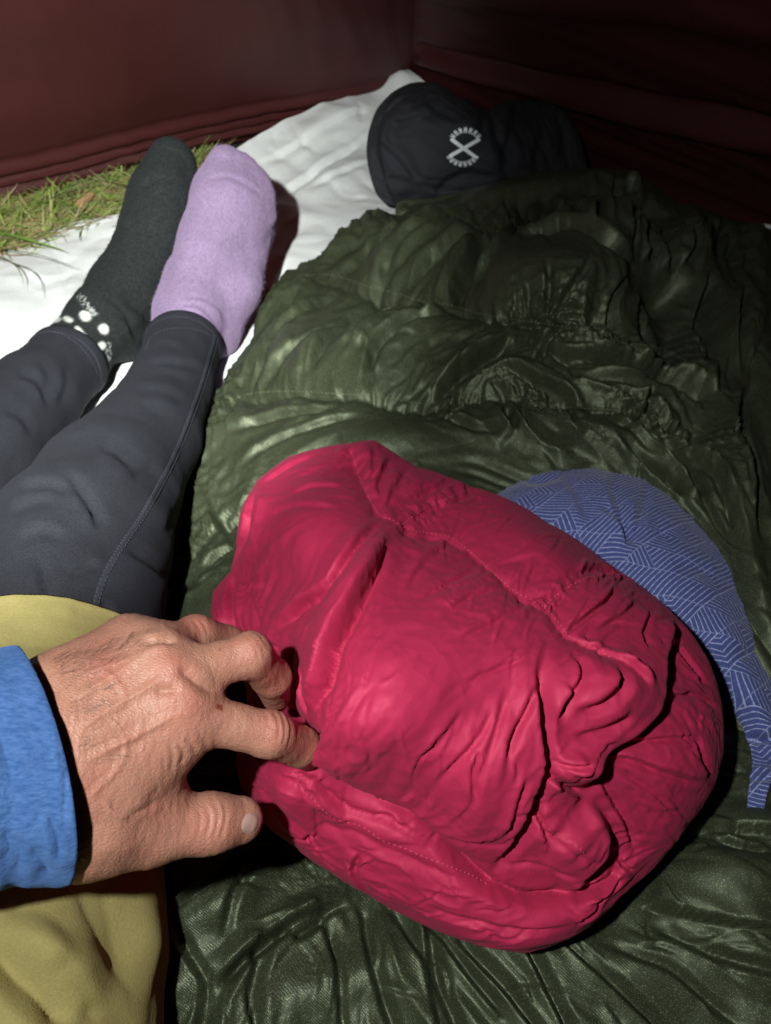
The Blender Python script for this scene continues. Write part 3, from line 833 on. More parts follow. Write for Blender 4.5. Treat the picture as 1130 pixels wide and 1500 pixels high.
    if min(p_[1] for p_ in pts) > 1365: pts, w, d = longer(pts, 70), w * 1.7, d * .8     # folds that run on under the jacket and out of view
    crease(D, PX, PY, pts, w * .75, d * .80, fold=True)
step(D, PX, PY, [(935, 1322), (955, 1322), (1014, 1341), (1070, 1354), (1135, 1364), (1200, 1375)], .012, 60, 2.5, taper=.12, side=-1)
step(D, PX, PY, [(985, 1225), (1060, 1215), (1130, 1225), (1180, 1225)], .010, 40, 3, side=-1)
dirv = P0 - np.array([0, 0, CAMH]); dirv /= np.linalg.norm(dirv, axis=-1, keepdims=True)
N0 = grid_normals(P0)
inner = smooth01((np.arange(n)[:, None] - 40) / 25.0) * smooth01(np.arange(m)[None] / 25.0)
P1 = P0 - N0 * (D * inner)[..., None] * 0.9
PX, PY = RX, RY
th, am = dirfield(PX, PY, [(400, 500, -48, 1.1, 120), (520, 480, -38, 1.1, 120), (600, 370, -35, 1.1, 120), (480, 650, -20, .8, 120), (330, 700, -40, 1, 100), (700, 400, -60, 1.1, 100), (814, 400, 70, 1.0, 90), (880, 300, 85, 1.3, 120), (970, 340, 85, 1.3, 100),
                           (1030, 480, 80, 1.3, 100), (750, 620, 30, 1.2, 100), (900, 570, 20, 1.3, 100), (1000, 680, 40, 1.2, 120), (650, 540, -35, 1.1, 100), (1100, 700, 70, 1.1, 120), (350, 1300, -35, .6, 120), (500, 1430, 80, .8, 120), (700, 1430, 55, .9, 150), (900, 1430, 40, .8, 150), (1080, 1280, 15, .7, 120), (600, 640, -5, .5, 100)])
sang, sd = seam_angle(PX, PY, SEAMS)
vis = smooth01((PY - 180) / 40) * smooth01((1580 - PY) / 40) * smooth01((1230 - PX) / 40)
vis = vis * smooth01((PY - np.interp(PX, [560, 700, 850, 930, 1000, 1130], [304, 274, 244, 250, 292, 342])) / 16)
calm = 1 - 0.85 * np.exp(-((PX - 590) / 110) ** 2 - ((PY - 645) / 38) ** 2) - 0.7 * np.exp(-((PX - 800) / 60) ** 2 - ((PY - 385) / 30) ** 2)
near_seam = np.exp(-(sd / 20) ** 2)
jit = blend_angle(th + 0.14 * noise(P0 * 9), sang, .75 * near_seam)
pa = smooth01((noise(P0 * 7) + .35) / .5); pb = smooth01((noise(P0 * 6 + 9) - .0) / .3); pc = smooth01((noise(P0 * 11 + 19) - .0) / .3)
W0 = streaks(P0, PX, PY, jit, 11, .30, 4); W1 = streaks(P0, PX, PY, jit, 24, .26, 1); W2 = streaks(P0, PX, PY, jit + .2 * noise(P0 * 20), 46, .12, 2); W3 = streaks(P0, PX, PY, jit + .6 * noise(P0 * 30), 95, .045, 3)
Hh = am * (.0064 * W0 + .0056 * tri(W1 * 1.15) * pa + .0028 * tri(W2 * 1.1) * pb * (1 - .6 * near_seam) + .0013 * tri(W3 * 1.1) * pc) + near_seam * (.0019 * tri(W2 * 1.2) + .0009 * tri(W3 * 1.2))
Hh = Hh * calm * vis * inner
Dm = np.zeros((n, m))
memory_creases(Dm, PX, PY, jit, 330, (40, 130), 3.0, .0022, 11, (vis > .9) & (PX > 250) & (PX < 1130) & (PY < 1490) & (calm > .5))
P2 = P1 + N0 * (Hh - Dm * vis * inner)[..., None]
P2[..., 2] = np.maximum(P2[..., 2], 0.010)
bag = empty("sleeping_bag", tuple(at(700, 600, 0.0)))
tag(bag, "crumpled dark olive down sleeping bag spread beside the legs", "sleeping bag")
uvq = np.stack([P0[..., 0], P0[..., 1]], -1)
o = grid_obj("shell", P2, M_QUILT, flip=False); adopt(o, bag)
QF = grid_faces(n, m); QT = bvh(P2.reshape(-1, 3), QF)
M_THREADG = mat_plain("olive_thread", (0.10, 0.12, 0.06), 0.7)
for sm in SEAMS[:2]:
    V, F = stitches(QT, sm, 0.0036, 0.0016, 0.0009, 0.0006)
    o = mesh_obj("stitching", V, F, M_THREADG); adopt(o, bag); o["kind"] = "stuff"

# ================================================================== rounded bundles: rim traced in the photograph, crown towards the viewer
def bundle(center, rim, ctrl, n, E, back_depth, amax=2.25):
    """closed soft bundle. rim: (px, py, z) of the outline; ctrl: (px, py, z) of points on the crown. returns base grid, PX, PY, crown mask"""
    cx, cy = center
    R = np.array(rim, float)
    ang = np.arctan2(R[:, 1] - cy, R[:, 0] - cx); o_ = np.argsort(ang); ang = ang[o_]; R = R[o_]
    rad = np.hypot(R[:, 0] - cx, R[:, 1] - cy)
    tz = proj(at(R[:, 0], R[:, 1], R[:, 2]))[2]
    aa = np.concatenate([ang - 2 * math.pi, ang, ang + 2 * math.pi])
    g = np.linspace(-1, 1, n); U, V = np.meshgrid(g, g, indexing='ij')
    x = U * np.sqrt(1 - V * V / 2); y = V * np.sqrt(1 - U * U / 2)
    r = np.hypot(x, y); ph = np.arctan2(y, x)
    r = np.clip(r, 0, 1)
    a = r ** 0.9 * amax
    rr = np.interp(ph, aa, np.tile(rad, 3)); rt = np.interp(ph, aa, np.tile(tz, 3))
    k1 = np.where(a < math.pi / 2, np.sin(a), 1 - 0.18 * (1 - np.cos(a - math.pi / 2)) ** 1.0)
    PX = cx + rr * k1 * np.cos(ph); PY = cy + rr * k1 * np.sin(ph)
    c = np.array(ctrl, float)
    ctz = proj(at(c[:, 0], c[:, 1], c[:, 2]))[2]
    cph = np.arctan2(c[:, 1] - cy, c[:, 0] - cx); crr = np.interp(cph, aa, np.tile(rad, 3))
    ck = np.clip(np.hypot(c[:, 0] - cx, c[:, 1] - cy) / crr, 0, 0.999)
    cv = ctz + E * np.sqrt(1 - ck ** 2)
    sub = slice(None, None, 1)
    Dp = rbf(np.concatenate([R[sub, :2], c[:, :2]]), np.concatenate([tz[sub], cv]), PX, PY, 1e-3)
    T = Dp - E * np.where(a < math.pi / 2, np.cos(a), 0) + back_depth * np.where(a > math.pi / 2, np.sin(np.minimum(a - math.pi / 2, math.pi / 2)), 0)
    return atd(PX, PY, T), PX, PY, a
# ================================================================== RED DOWN JACKET rolled into a bundle
M_RED = mat_nylon("crimson_nylon", (0.44, 0.021, 0.073), (0.50, 0.028, 0.090), 0.60, 0.24, 100, 1.2, satin=0.10, sheen=0.06, sheen_col=(1, .35, .5))
M_THREADR = mat_plain("crimson_thread", (0.50, 0.045, 0.095), 0.7)
rim = [(548, 645, .20), (520, 650, .20), (470, 656, .20), (420, 672, .195), (378, 705, .19), (355, 750, .18), (349, 800, .17), (338, 838, .15), (313, 868, .14), (310, 900, .14), (328, 928, .14), (345, 965, .15),
       (362, 1010, .16), (360, 1060, .16), (346, 1110, .15), (352, 1150, .14), (385, 1200, .13), (430, 1240, .125), (480, 1275, .12), (540, 1311, .115), (600, 1345, .11), (660, 1371, .11), (720, 1388, .11), (775, 1392, .11),
       (830, 1371, .11), (880, 1337, .11), (925, 1300, .11), (965, 1262, .12), (1005, 1208, .125), (1043, 1152, .135), (1058, 1100, .14), (1056, 1030, .15), (1040, 972, .16), (1012, 926, .165), (985, 898, .17),
       (940, 862, .17), (880, 820, .175), (800, 766, .18), (720, 722, .185), (690, 712, .185), (660, 700, .185), (610, 686, .19), (578, 664, .195)]
ctrl = [(690, 1030, .262), (600, 860, .262), (760, 900, .258), (850, 880, .235), (560, 1080, .268), (480, 1070, .262), (680, 1180, .22), (450, 800, .245), (480, 960, .268), (950, 1060, .195), (560, 720, .235), (470, 1200, .165), (760, 1330, .145), (620, 1290, .150), (900, 1000, .23), (800, 1150, .22), (900, 1230, .155), (420, 1150, .20)]
n = 540
P0, PX, PY, A = bundle((690, 1010), rim, ctrl, n, 0.050, 0.16)
D = np.zeros((n, n))
RX, RY = PX, PY
PX = RX + 3.5 * noise(P0 * 24) + .7 * noise(P0 * 75); PY = RY + 3.5 * noise(P0 * 24 + 40) + .7 * noise(P0 * 75 + 40)
S1 = [(500, 656), (515, 662), (528, 700), (553, 750), (575, 762), (602, 777), (640, 783), (665, 790), (700, 818), (735, 850), (757, 868), (780, 880), (805, 897), (825, 920), (837, 934), (865, 946), (900, 966)]
S2 = [(590, 768), (612, 752), (640, 737), (690, 716), (700, 712)]
S3 = [(797, 890), (808, 878), (840, 856), (870, 845), (908, 838), (925, 838)]
H3 = [(432, 1128), (445, 1155), (460, 1172), (490, 1198), (530, 1210), (560, 1230), (590, 1241), (625, 1256), (690, 1282), (720, 1300)]
S4 = [(782, 1178), (796, 1205), (815, 1222), (840, 1236), (858, 1250)]
S5 = [(398, 935), (430, 905), (465, 878), (500, 840)]
for sm, w, d in ((S1, 26, .006), (S2, 16, .004), (S3, 16, .004), (H3, 14, .003), (S4, 12, .003), (S5, 9, .002)):
    crease(D, PX, PY, sm, w, d, taper=.05, ridge=0); crease(D, PX, PY, sm, 4, d * .25, taper=.05, ridge=0)
for a in ((450, 770, 80, 60, -30, .012), (640, 960, 120, 90, -50, .008), (590, 1080, 80, 60, -50, .003), (720, 1150, 60, 100, 20, .010), (620, 710, 60, 24, 20, .006), (790, 810, 80, 35, 35, .012), (900, 880, 60, 40, 40, .010),
          (880, 1000, 60, 48, -20, .020), (975, 1120, 75, 110, 15, .016), (830, 1225, 45, 40, 0, .018), (520, 860, 26, 90, 30, .010), (335, 900, 20, 34, 0, .010), (375, 740, 16, 40, 20, .006), (530, 660, 26, 14, 0, .010), (900, 1285, 40, 18, -30, .006), (840, 1120, 30, 18, -20, .010)):
    lump(D, PX, PY, *a)
for pts, w, d, kw in (
    ([(585, 791), (560, 815), (545, 852), (524, 897), (497, 945), (475, 1007), (452, 1051), (440, 1075)], 8, .015, dict(taper=.32)),
    ([(556, 756), (522, 807), (485, 860), (446, 885), (400, 932)], 6, .008, {}),
    ([(383, 715), (376, 745), (366, 783), (353, 803), (345, 830)], 6, .013, {}),
    ([(470, 660), (430, 680), (400, 700), (383, 718)], 4, .006, {}),
    ([(345, 835), (342, 864), (345, 913), (352, 940)], 5, .013, {}), ([(332, 880), (338, 905), (341, 925)], 3, .006, {}),
    ([(450, 978), (446, 1010), (442, 1051)], 4, .007, {}), ([(430, 940), (425, 975), (430, 1010)], 4, .006, {}), ([(398, 940), (408, 960), (420, 985)], 4, .007, {}),
    ([(807, 936), (790, 984), (792, 1040), (794, 1083), (797, 1122), (783, 1170), (757, 1231), (730, 1270), (714, 1290)], 8, .014, dict(taper=.25)),
    ([(786, 990), (765, 1040), (744, 1083), (733, 1127)], 5, .007, {}), ([(720, 1030), (700, 1075), (653, 1131), (640, 1150)], 5, .0045, {}), ([(740, 1000), (725, 1060), (700, 1130), (690, 1170)], 5, .004, {}), ([(672, 1040), (640, 1085), (600, 1115)], 4, .0025, {}),
    ([(700, 1090), (690, 1130), (695, 1165)], 4, .006, {}), ([(766, 1130), (750, 1180), (740, 1215)], 4, .006, {}),
    ([(796, 1131), (815, 1143), (835, 1153), (857, 1162)], 5, .012, {}), ([(805, 1112), (822, 1116), (845, 1108)], 3.5, .008, {}), ([(812, 1122), (830, 1128), (846, 1122)], 3, .005, {}),
    ([(783, 1178), (792, 1200), (800, 1225)], 4, .007, {}), ([(740, 1270), (790, 1262), (840, 1270)], 4, .004, {}),
    ([(560, 1180), (600, 1200), (651, 1235), (690, 1270), (721, 1293), (772, 1311), (832, 1303), (852, 1288), (880, 1262)], 7, .006, dict(taper=.12)),
    ([(380, 1125), (414, 1118), (460, 1128), (520, 1164), (570, 1188)], 7, .006, {}),
    ([(840, 932), (883, 956), (915, 985), (925, 1010)], 5, -.010, {}), ([(836, 950), (842, 990), (822, 1030), (812, 1060)], 6, .008, {}), ([(885, 975), (882, 1005), (862, 1028), (832, 1045)], 7, .010, {}), ([(900, 1035), (870, 1062), (830, 1082)], 7, .008, {}),
    ([(896, 873), (874, 893), (850, 912), (831, 932)], 4, .009, {}), ([(860, 880), (850, 900), (833, 925)], 3, .004, {}), ([(930, 890), (900, 910), (870, 925)], 4, .006, {}), ([(950, 900), (935, 930), (940, 960)], 4, .006, {}),
    ([(957, 1018), (985, 1020), (1013, 1018), (1052, 1038)], 4, .008, {}), ([(880, 1105), (920, 1085), (965, 1078), (1015, 1078)], 4, .006, {}), ([(874, 1112), (910, 1110), (945, 1120), (985, 1135), (1020, 1150)], 5, .007, {}), ([(870, 1125), (895, 1165), (915, 1215), (925, 1245)], 5, .008, {}), ([(1000, 1075), (1012, 1110), (1032, 1142)], 4, .007, {}),
    ([(890, 1118), (940, 1150), (980, 1190)], 4, .005, {}), ([(985, 940), (1010, 975), (1035, 1010)], 4, .007, {}), ([(1000, 936), (985, 955), (975, 975)], 4, .010, {}),
    ([(900, 1255), (885, 1280), (850, 1300), (830, 1318)], 5, .010, {}), ([(905, 1275), (880, 1300), (850, 1318)], 3, .007, {}), ([(870, 1300), (860, 1325), (830, 1345)], 3.5, .006, {}), ([(895, 1240), (905, 1260), (925, 1270)], 3, .006, {}),
    ([(620, 1300), (680, 1330), (760, 1350), (830, 1345)], 5, .004, {}), ([(540, 1235), (525, 1265), (545, 1300)], 4, .006, {}), ([(480, 1205), (440, 1210), (400, 1185)], 4, .005, {}), ([(480, 1170), (440, 1150), (400, 1135)], 4, .006, {}), ([(520, 1190), (480, 1160), (450, 1140)], 3.5, .005, {}), ([(370, 1150), (410, 1170), (450, 1200), (480, 1240)], 4, .005, {}), ([(590, 1215), (570, 1200), (540, 1195)], 3, .005, {}), ([(620, 1240), (640, 1225), (600, 1205)], 3, .004, {}),
    ([(700, 715), (660, 735), (610, 752)], 4, .005, {}), ([(575, 668), (560, 700), (556, 730)], 5, .009, {}), ([(600, 684), (580, 715), (565, 745)], 4, .005, {}), ([(548, 655), (550, 690), (540, 705)], 4, .007, {}), ([(660, 700), (640, 715), (590, 735)], 4, .006, {}),
    ([(905, 838), (870, 838), (835, 850)], 4, .007, {}), ([(830, 870), (815, 885), (808, 900)], 3, .004, {}), ([(430, 735), (460, 722), (510, 720)], 4, .004, {}), ([(400, 760), (440, 750), (500, 755)], 4, .003, {}), ([(700, 830), (650, 860), (610, 890)], 4, .005, {}), ([(735, 860), (690, 880), (640, 920)], 4, .004, {}), ([(660, 795), (620, 830), (590, 870)], 4, .005, {}), ([(770, 885), (720, 920), (660, 950)], 4, .004, {}), ([(780, 960), (700, 990), (650, 1010)], 4, .003, {})):
    kw = dict(kw)
    crease(D, PX, PY, pts, w * .85, d * .52, fold=True, **kw)
# folds that overlap what lies to their right
O1 = [(992, 900), (983, 930), (962, 984), (950, 1023), (930, 1057), (896, 1088), (868, 1110), (858, 1130), (862, 1152)]; O2 = [(858, 1165), (878, 1192), (877, 1231), (858, 1257), (836, 1296), (825, 1304)]
_, sdo = seam_angle(PX, PY, (O1, O2)); smask = np.exp(-(sdo / 9) ** 2)
step(D, PX, PY, [(570, 772), (560, 812), (545, 852), (524, 897), (497, 945), (475, 1007), (452, 1051)], .0075, 30, 4, taper=.2, side=1)
step(D, PX, PY, [(556, 758), (522, 807), (485, 860), (446, 885), (405, 930)], .004, 24, 4, taper=.2, side=1)
step(D, PX, PY, [(383, 712), (376, 745), (366, 783), (353, 803), (345, 830)], .006, 20, 4, taper=.2, side=-1)
step(D, PX, PY, O1, .0125, 50, 7, taper=.12, side=1)
step(D, PX, PY, O2, .012, 36, 7, taper=.15, side=1)
roll(D, PX, PY, [(365, 1150), (395, 1165), (440, 1190), (500, 1228), (570, 1262), (640, 1300), (710, 1334), (780, 1350), (850, 1330), (905, 1285)], (40, 54, 36), .013)
crease(D, PX, PY, [(362, 1116), (414, 1110), (460, 1126), (520, 1163), (570, 1188), (610, 1206), (651, 1236), (690, 1270), (721, 1293), (772, 1311), (832, 1303), (862, 1283)], 6, .011, taper=.06, ridge=0)
V0 = P0 - np.array([0, 0, CAMH]); V0 /= np.linalg.norm(V0, axis=-1, keepdims=True)
N0 = grid_normals(P0)
front = 1 - smooth01((A - 1.15) / 0.5)
dv_ = 0.5 * (-N0) + 0.5 * V0
dv_ /= np.linalg.norm(dv_, axis=-1, keepdims=True)
# pocket pressed in by the fingers
crease(D, PX, PY, [(372, 1010), (410, 1050), (440, 1085), (466, 1102)], 19, .024, taper=.15, ridge=0)
P1 = P0 + dv_ * (D * (0.25 + 0.75 * front))[..., None]
PX, PY = RX, RY
th, am = dirfield(PX, PY, [(430, 740, -15, .9, 80), (450, 830, -50, .9, 80), (520, 900, -60, .9, 80), (620, 860, -40, 1.0, 90), (640, 960, -35, .7, 90), (720, 930, -35, .7, 80), (600, 1080, -55, .6, 90), (720, 1100, -65, .8, 90), (790, 1000, -75, .9, 60), (880, 990, -40, .8, 70),
                           (980, 1000, 40, .8, 60), (960, 1130, 35, .8, 80), (830, 1220, -50, .8, 60), (500, 1230, 25, 1.2, 80), (640, 1300, 20, 1.0, 80), (780, 1350, -5, .8, 80), (900, 1290, -35, 1.2, 60), (700, 760, -30, .7, 70), (850, 860, -30, .7, 70), (340, 900, 80, 1.2, 50), (400, 1160, 40, 1.3, 60), (560, 690, -50, 1, 60), (425, 1000, 85, 1.0, 50)])
sang, sdm = seam_angle(PX, PY, (S1, S2, S3, S4))
near_seam = np.exp(-(sdm / 18) ** 2)
jit = blend_angle(th + .16 * noise(P0 * 14), sang, .8 * near_seam)
pa = smooth01((noise(P0 * 12) + .25) / .5); pb = smooth01((noise(P0 * 11 + 5) + .0) / .3); pc = smooth01((noise(P0 * 17 + 9) + .1) / .3)
W1 = streaks(P1, PX, PY, jit, 30, .30, 5); W2 = streaks(P1, PX, PY, jit + .25 * noise(P0 * 25), 55, .09, 6); W3 = streaks(P1, PX, PY, jit + .7 * noise(P0 * 40), 120, .035, 7)
Hh = am * (.0021 * tri(W1 * 1.2) * pa + .0012 * tri(W2 * 1.1) * pb + .0006 * tri(W3 * 1.1) * pc) + near_seam * (.0012 * tri(W2 * 1.2) + .0005 * tri(W3 * 1.2))
Dm = np.zeros((n, n))
memory_creases(Dm, PX, PY, jit, 240, (25, 95), 2.0, .00095, 12, A < 1.2)
P2 = P1 + N0 * ((Hh - Dm) * front)[..., None]
P2 = soften(P2, smask, 5)
jacket = empty("down_jacket", tuple(at(690, 1010, 0.06)))
tag(jacket, "crimson red down jacket rolled into a puffy bundle under the hand", "jacket")
o = grid_obj("shell", P2, M_RED, flip=True); adopt(o, jacket)
JT = bvh(P2.reshape(-1, 3), grid_faces(n, n))
for sm in (S1, S2, S3, H3, S4):
    V, F = stitches(JT, sm, 0.0020, 0.0010, 0.0008, 0.0004)
    if V:
        o = mesh_obj("stitching", V, F, M_THREADR); adopt(o, jacket); o["kind"] = "stuff"

# ================================================================== BLACK STUFF SACK with emblem
M_SACK = mat_nylon("black_nylon", (0.022, 0.0225, 0.026), (0.028, 0.029, 0.033), 0.82, 0.12, 50, 1.6, satin=0.0)
rim = [(600, 122, .19), (575, 135, .18), (552, 160, .16), (541, 190, .13), (537, 220, .11), (542, 255, .08), (552, 285, .05), (565, 299, .035), (590, 304, .03), (640, 310, .02), (700, 305, .02), (760, 300, .02), (830, 290, .02),
       (862, 262, .05), (856, 225, .09), (845, 190, .12), (825, 162, .145), (800, 150, .15), (770, 148, .155), (736, 151, .165), (716, 164, .16), (700, 158, .165), (667, 140, .18), (640, 122, .19), (612, 120, .19)]
ctrl = [(620, 205, .145), (690, 225, .125), (620, 260, .09), (760, 240, .10), (810, 215, .11), (690, 170, .175), (600, 150, .19)]
n = 220
P0, PX, PY, A = bundle((690, 215), rim, ctrl, n, 0.016, 0.20)
D = np.zeros((n, n))
step(D, PX, PY, [(588, 128), (566, 160), (556, 205), (562, 255), (580, 300)], .012, 60, 4, taper=.1, side=-1)
step(D, PX, PY, [(716, 160), (722, 190), (736, 225), (732, 265), (740, 300)], .006, 50, 5, taper=.1, side=1)
for pts, w, d in (([(720, 152), (725, 190), (735, 225), (730, 260)], 9, .016), ([(600, 140), (570, 160), (555, 190)], 5, .012), ([(560, 170), (580, 150), (620, 140)], 4, .008), ([(545, 215), (560, 250), (580, 280)], 6, .010), ([(620, 130), (640, 160), (680, 175)], 6, .010), ([(680, 290), (740, 270), (800, 262)], 6, .010),
                  ([(760, 152), (755, 185), (770, 220)], 6, .012), ([(810, 160), (825, 200), (820, 240)], 6, .010), ([(590, 240), (630, 275), (660, 280)], 5, .006), ([(740, 215), (760, 250), (800, 240)], 6, .010), ([(575, 190), (590, 205), (610, 200)], 4, .005), ([(545, 200), (575, 215), (600, 245), (610, 280)], 6, .012), ([(555, 175), (590, 180), (630, 165), (660, 150)], 6, .012), ([(640, 300), (650, 270), (690, 255), (730, 262)], 6, .012), ([(715, 155), (705, 185), (720, 200)], 7, .014), ([(745, 155), (748, 200), (740, 240), (750, 290)], 7, .014), ([(790, 155), (795, 195), (785, 235), (800, 280)], 6, .012), ([(555, 270), (590, 262), (625, 280)], 5, .009)):
    crease(D, PX + 4 * noise(P0 * 20), PY + 4 * noise(P0 * 20 + 7), pts, w * .9, d * .42, fold=True)
front = 1 - smooth01((A - 1.1) / 0.5)
V0 = P0 - np.array([0, 0, CAMH]); V0 /= np.linalg.norm(V0, axis=-1, keepdims=True)
P1 = P0 + V0 * (D * 1.2 * (.3 + .7 * front) + front * (.003 * fbm(P0 * 12, 2)))[..., None]
th, am = dirfield(PX, PY, [(560, 180, 60, 1.4, 40), (600, 150, -30, 1.4, 40), (620, 220, 40, .4, 80), (690, 220, 30, .1, 50), (760, 200, 70, 1.2, 60), (820, 200, 80, 1.2, 50), (640, 290, 0, .8, 50)])
WS = streaks(P1, PX, PY, th + .2 * noise(P0 * 10), 30, .2, 8); WS2 = streaks(P1, PX, PY, th + .4 * noise(P0 * 20), 70, .08, 9)
P1 = P1 - V0 * (front * (.3 + am) * (.0018 * tri(WS * 1.1) + .0012 * tri(WS2 * 1.1)))[..., None]
P2 = P1
sack = empty("stuff_sack", tuple(at(690, 300, 0.0)))
tag(sack, "full black stuff sack with a small white crossed emblem, lying behind the olive sleeping bag", "stuff sack")
o = grid_obj("bag_shell", P2, M_SACK, flip=True); adopt(o, sack)
ST = bvh(P2.reshape(-1, 3), grid_faces(n, n))
M_PRINT = mat_plain("white_print", (0.82, 0.86, 0.90), 0.6, 0.3, 0.05)
def decal(polys, name):
    """flat print laid on the sack: 2-D polygons in photograph pixels, projected onto the cloth"""
    V, F = [], []
    for pl in polys:
        o_ = len(V); ok = True; pts = []
        for x, y in pl:
            p, nn = hit(ST, x, y)
            if p is None: ok = False; break
            pts.append(p + nn * 0.0009)
        if ok: V += pts; F.append(tuple(range(o_, o_ + len(pts))))
    o = mesh_obj(name, V, F, M_PRINT, smooth=False); adopt(o, sack); return o
def bar(a, b, w, nseg=8, round_=True):
    a, b = np.array(a, float), np.array(b, float); d = (b - a) / np.linalg.norm(b - a); q = np.array([-d[1], d[0]]) * w / 2
    out = []
    for i in range(nseg):
        p0, p1 = a + (b - a) * i / nseg, a + (b - a) * (i + 1) / nseg
        out.append([p0 - q, p1 - q, p1 + q, p0 + q])
    for e, sgn in ((a, -1), (b, 1)):
        base = math.atan2(d[1], d[0]) + (0 if sgn > 0 else math.pi)
        out.append([e + w / 2 * np.array([math.cos(base + t), math.sin(base + t)]) for t in np.linspace(-math.pi / 2, math.pi / 2, 7)])
    return out
decal(bar((662.5, 204.5), (697, 230), 5.2) , "emblem_stroke")
decal(bar((701, 204.5), (660.5, 227.5), 5.2), "emblem_stroke")
# worn lettering set on an arc over and under the cross; the letters are too blurred to read, so each is a short upright stroke group
def arc_letters(cx, cy, r, a0, a1, cnt, hgt, name):
    for q in range(cnt):
        a = math.radians(a0 + (a1 - a0) * q / (cnt - 1)); rad = np.array([math.cos(a), math.sin(a) * 0.85]); tan = np.array([-math.sin(a), math.cos(a) * 0.85]); tan /= np.linalg.norm(tan)
        c_ = np.array([cx, cy]) + r * rad; u_ = rad / np.linalg.norm(rad)
        polys = bar(c_ - tan * 1.3 - u_ * hgt / 2, c_ - tan * 1.3 + u_ * hgt / 2, 1.5, 2) + bar(c_ + tan * 1.3 - u_ * hgt / 2, c_ + tan * 1.3 + u_ * hgt / 2, 1.5, 2)
        polys += bar(c_ - tan * 1.3 + u_ * hgt * (0.4 if q % 2 else -0.1), c_ + tan * 1.3 + u_ * hgt * (0.4 if q % 3 else 0.0), 1.3, 1)
        decal(polys, name)
arc_letters(682, 208.5, 21, -150, -30, 7, 6.5, "letter")
arc_letters(678, 222, 21, 155, 25, 8, 6.5, "letter")

# ================================================================== BLUE PATTERNED CLOTH half under the jacket
k = NT("blue_print_cloth")
uvn = k.n("ShaderNodeUVMap"); sep = k.n("ShaderNodeSeparateXYZ")
wn = k.n("ShaderNodeTexNoise"); k.l(uvn.outputs[0], wn.inputs['Vector']); wn.inputs['Scale'].default_value = 18
wv = k.n("ShaderNodeVectorMath", operation='MULTIPLY_ADD'); k.l(wn.outputs['Color'], wv.inputs[0]); wv.inputs[1].default_value = (.006, .006, 0); k.l(uvn.outputs[0], wv.inputs[2])
k.l(wv.outputs[0], sep.inputs[0])
CS = 1 / 0.026
u = k.math('MULTIPLY', sep.outputs[0], CS); v = k.math('MULTIPLY', sep.outputs[1], CS)
a = k.math('SUBTRACT', u, k.math('MULTIPLY', v, 0.57735)); b = k.math('MULTIPLY', v, 1.1547)
ia, ib, fa, fb = k.math('FLOOR', a), k.math('FLOOR', b), k.math('FRACT', a), k.math('FRACT', b)
cv = k.n("ShaderNodeCombineXYZ"); k.l(ia, cv.inputs[0]); k.l(ib, cv.inputs[1])
wh = k.n("ShaderNodeTexWhiteNoise", noise_dimensions='3D'); k.l(cv.outputs[0], wh.inputs['Vector'])
half = k.math('GREATER_THAN', k.math('ADD', fa, fb), 1.0)
cv2 = k.n("ShaderNodeCombineXYZ"); k.l(ia, cv2.inputs[0]); k.l(ib, cv2.inputs[1]); k.l(k.math('MULTIPLY', half, k.math('GREATER_THAN', wh.outputs['Value'], 0.45)), cv2.inputs[2])
wh2 = k.n("ShaderNodeTexWhiteNoise", noise_dimensions='3D'); k.l(cv2.outputs[0], wh2.inputs['Vector'])
r = wh2.outputs['Value']
NL = 6.0
ph1 = k.math('MULTIPLY', fa, NL); ph2 = k.math('MULTIPLY', fb, NL); ph3 = k.math('MULTIPLY', k.math('ADD', fa, fb), NL)
s1 = k.math('LESS_THAN', r, 0.36); s2 = k.math('LESS_THAN', r, 0.72)
def sel(c_, x, y):
    mx = k.n("ShaderNodeMix", data_type='FLOAT'); k.l(c_, mx.inputs[0]); k.l(y, mx.inputs[2]); k.l(x, mx.inputs[3]); return mx.outputs[0]
ph = sel(s1, ph1, sel(s2, ph2, ph3))
tri_ = k.math('ABSOLUTE', k.math('SUBTRACT', k.math('FRACT', ph), 0.5))
line = k.math('GREATER_THAN', tri_, 0.395)
ed = k.math('LESS_THAN', k.math('MINIMUM', fa, fb), 0.02)
line = k.math('MAXIMUM', line, ed)
co = k.coord()
base = k.mix(k.ramp(k.noise(co, 500, 3), [(.3, 0), (.7, 1)]), (0.058, 0.078, 0.24), (0.082, 0.104, 0.30))
fade = k.ramp(k.noise(co, 420, 2), [(.3, .35), (.6, .9)])
c = k.mix(k.math('MULTIPLY', line, fade), base, (0.44, 0.48, 0.74))
nrm = k.bump(k.noise(co, 900, 2), .5, .0003)
k.set(k.b, Base_Color=c, Roughness=.85, Normal=nrm); k.b.inputs['Specular IOR Level'].default_value = .2; k.b.inputs['Sheen Weight'].default_value = .2
M_BLUE = k.m
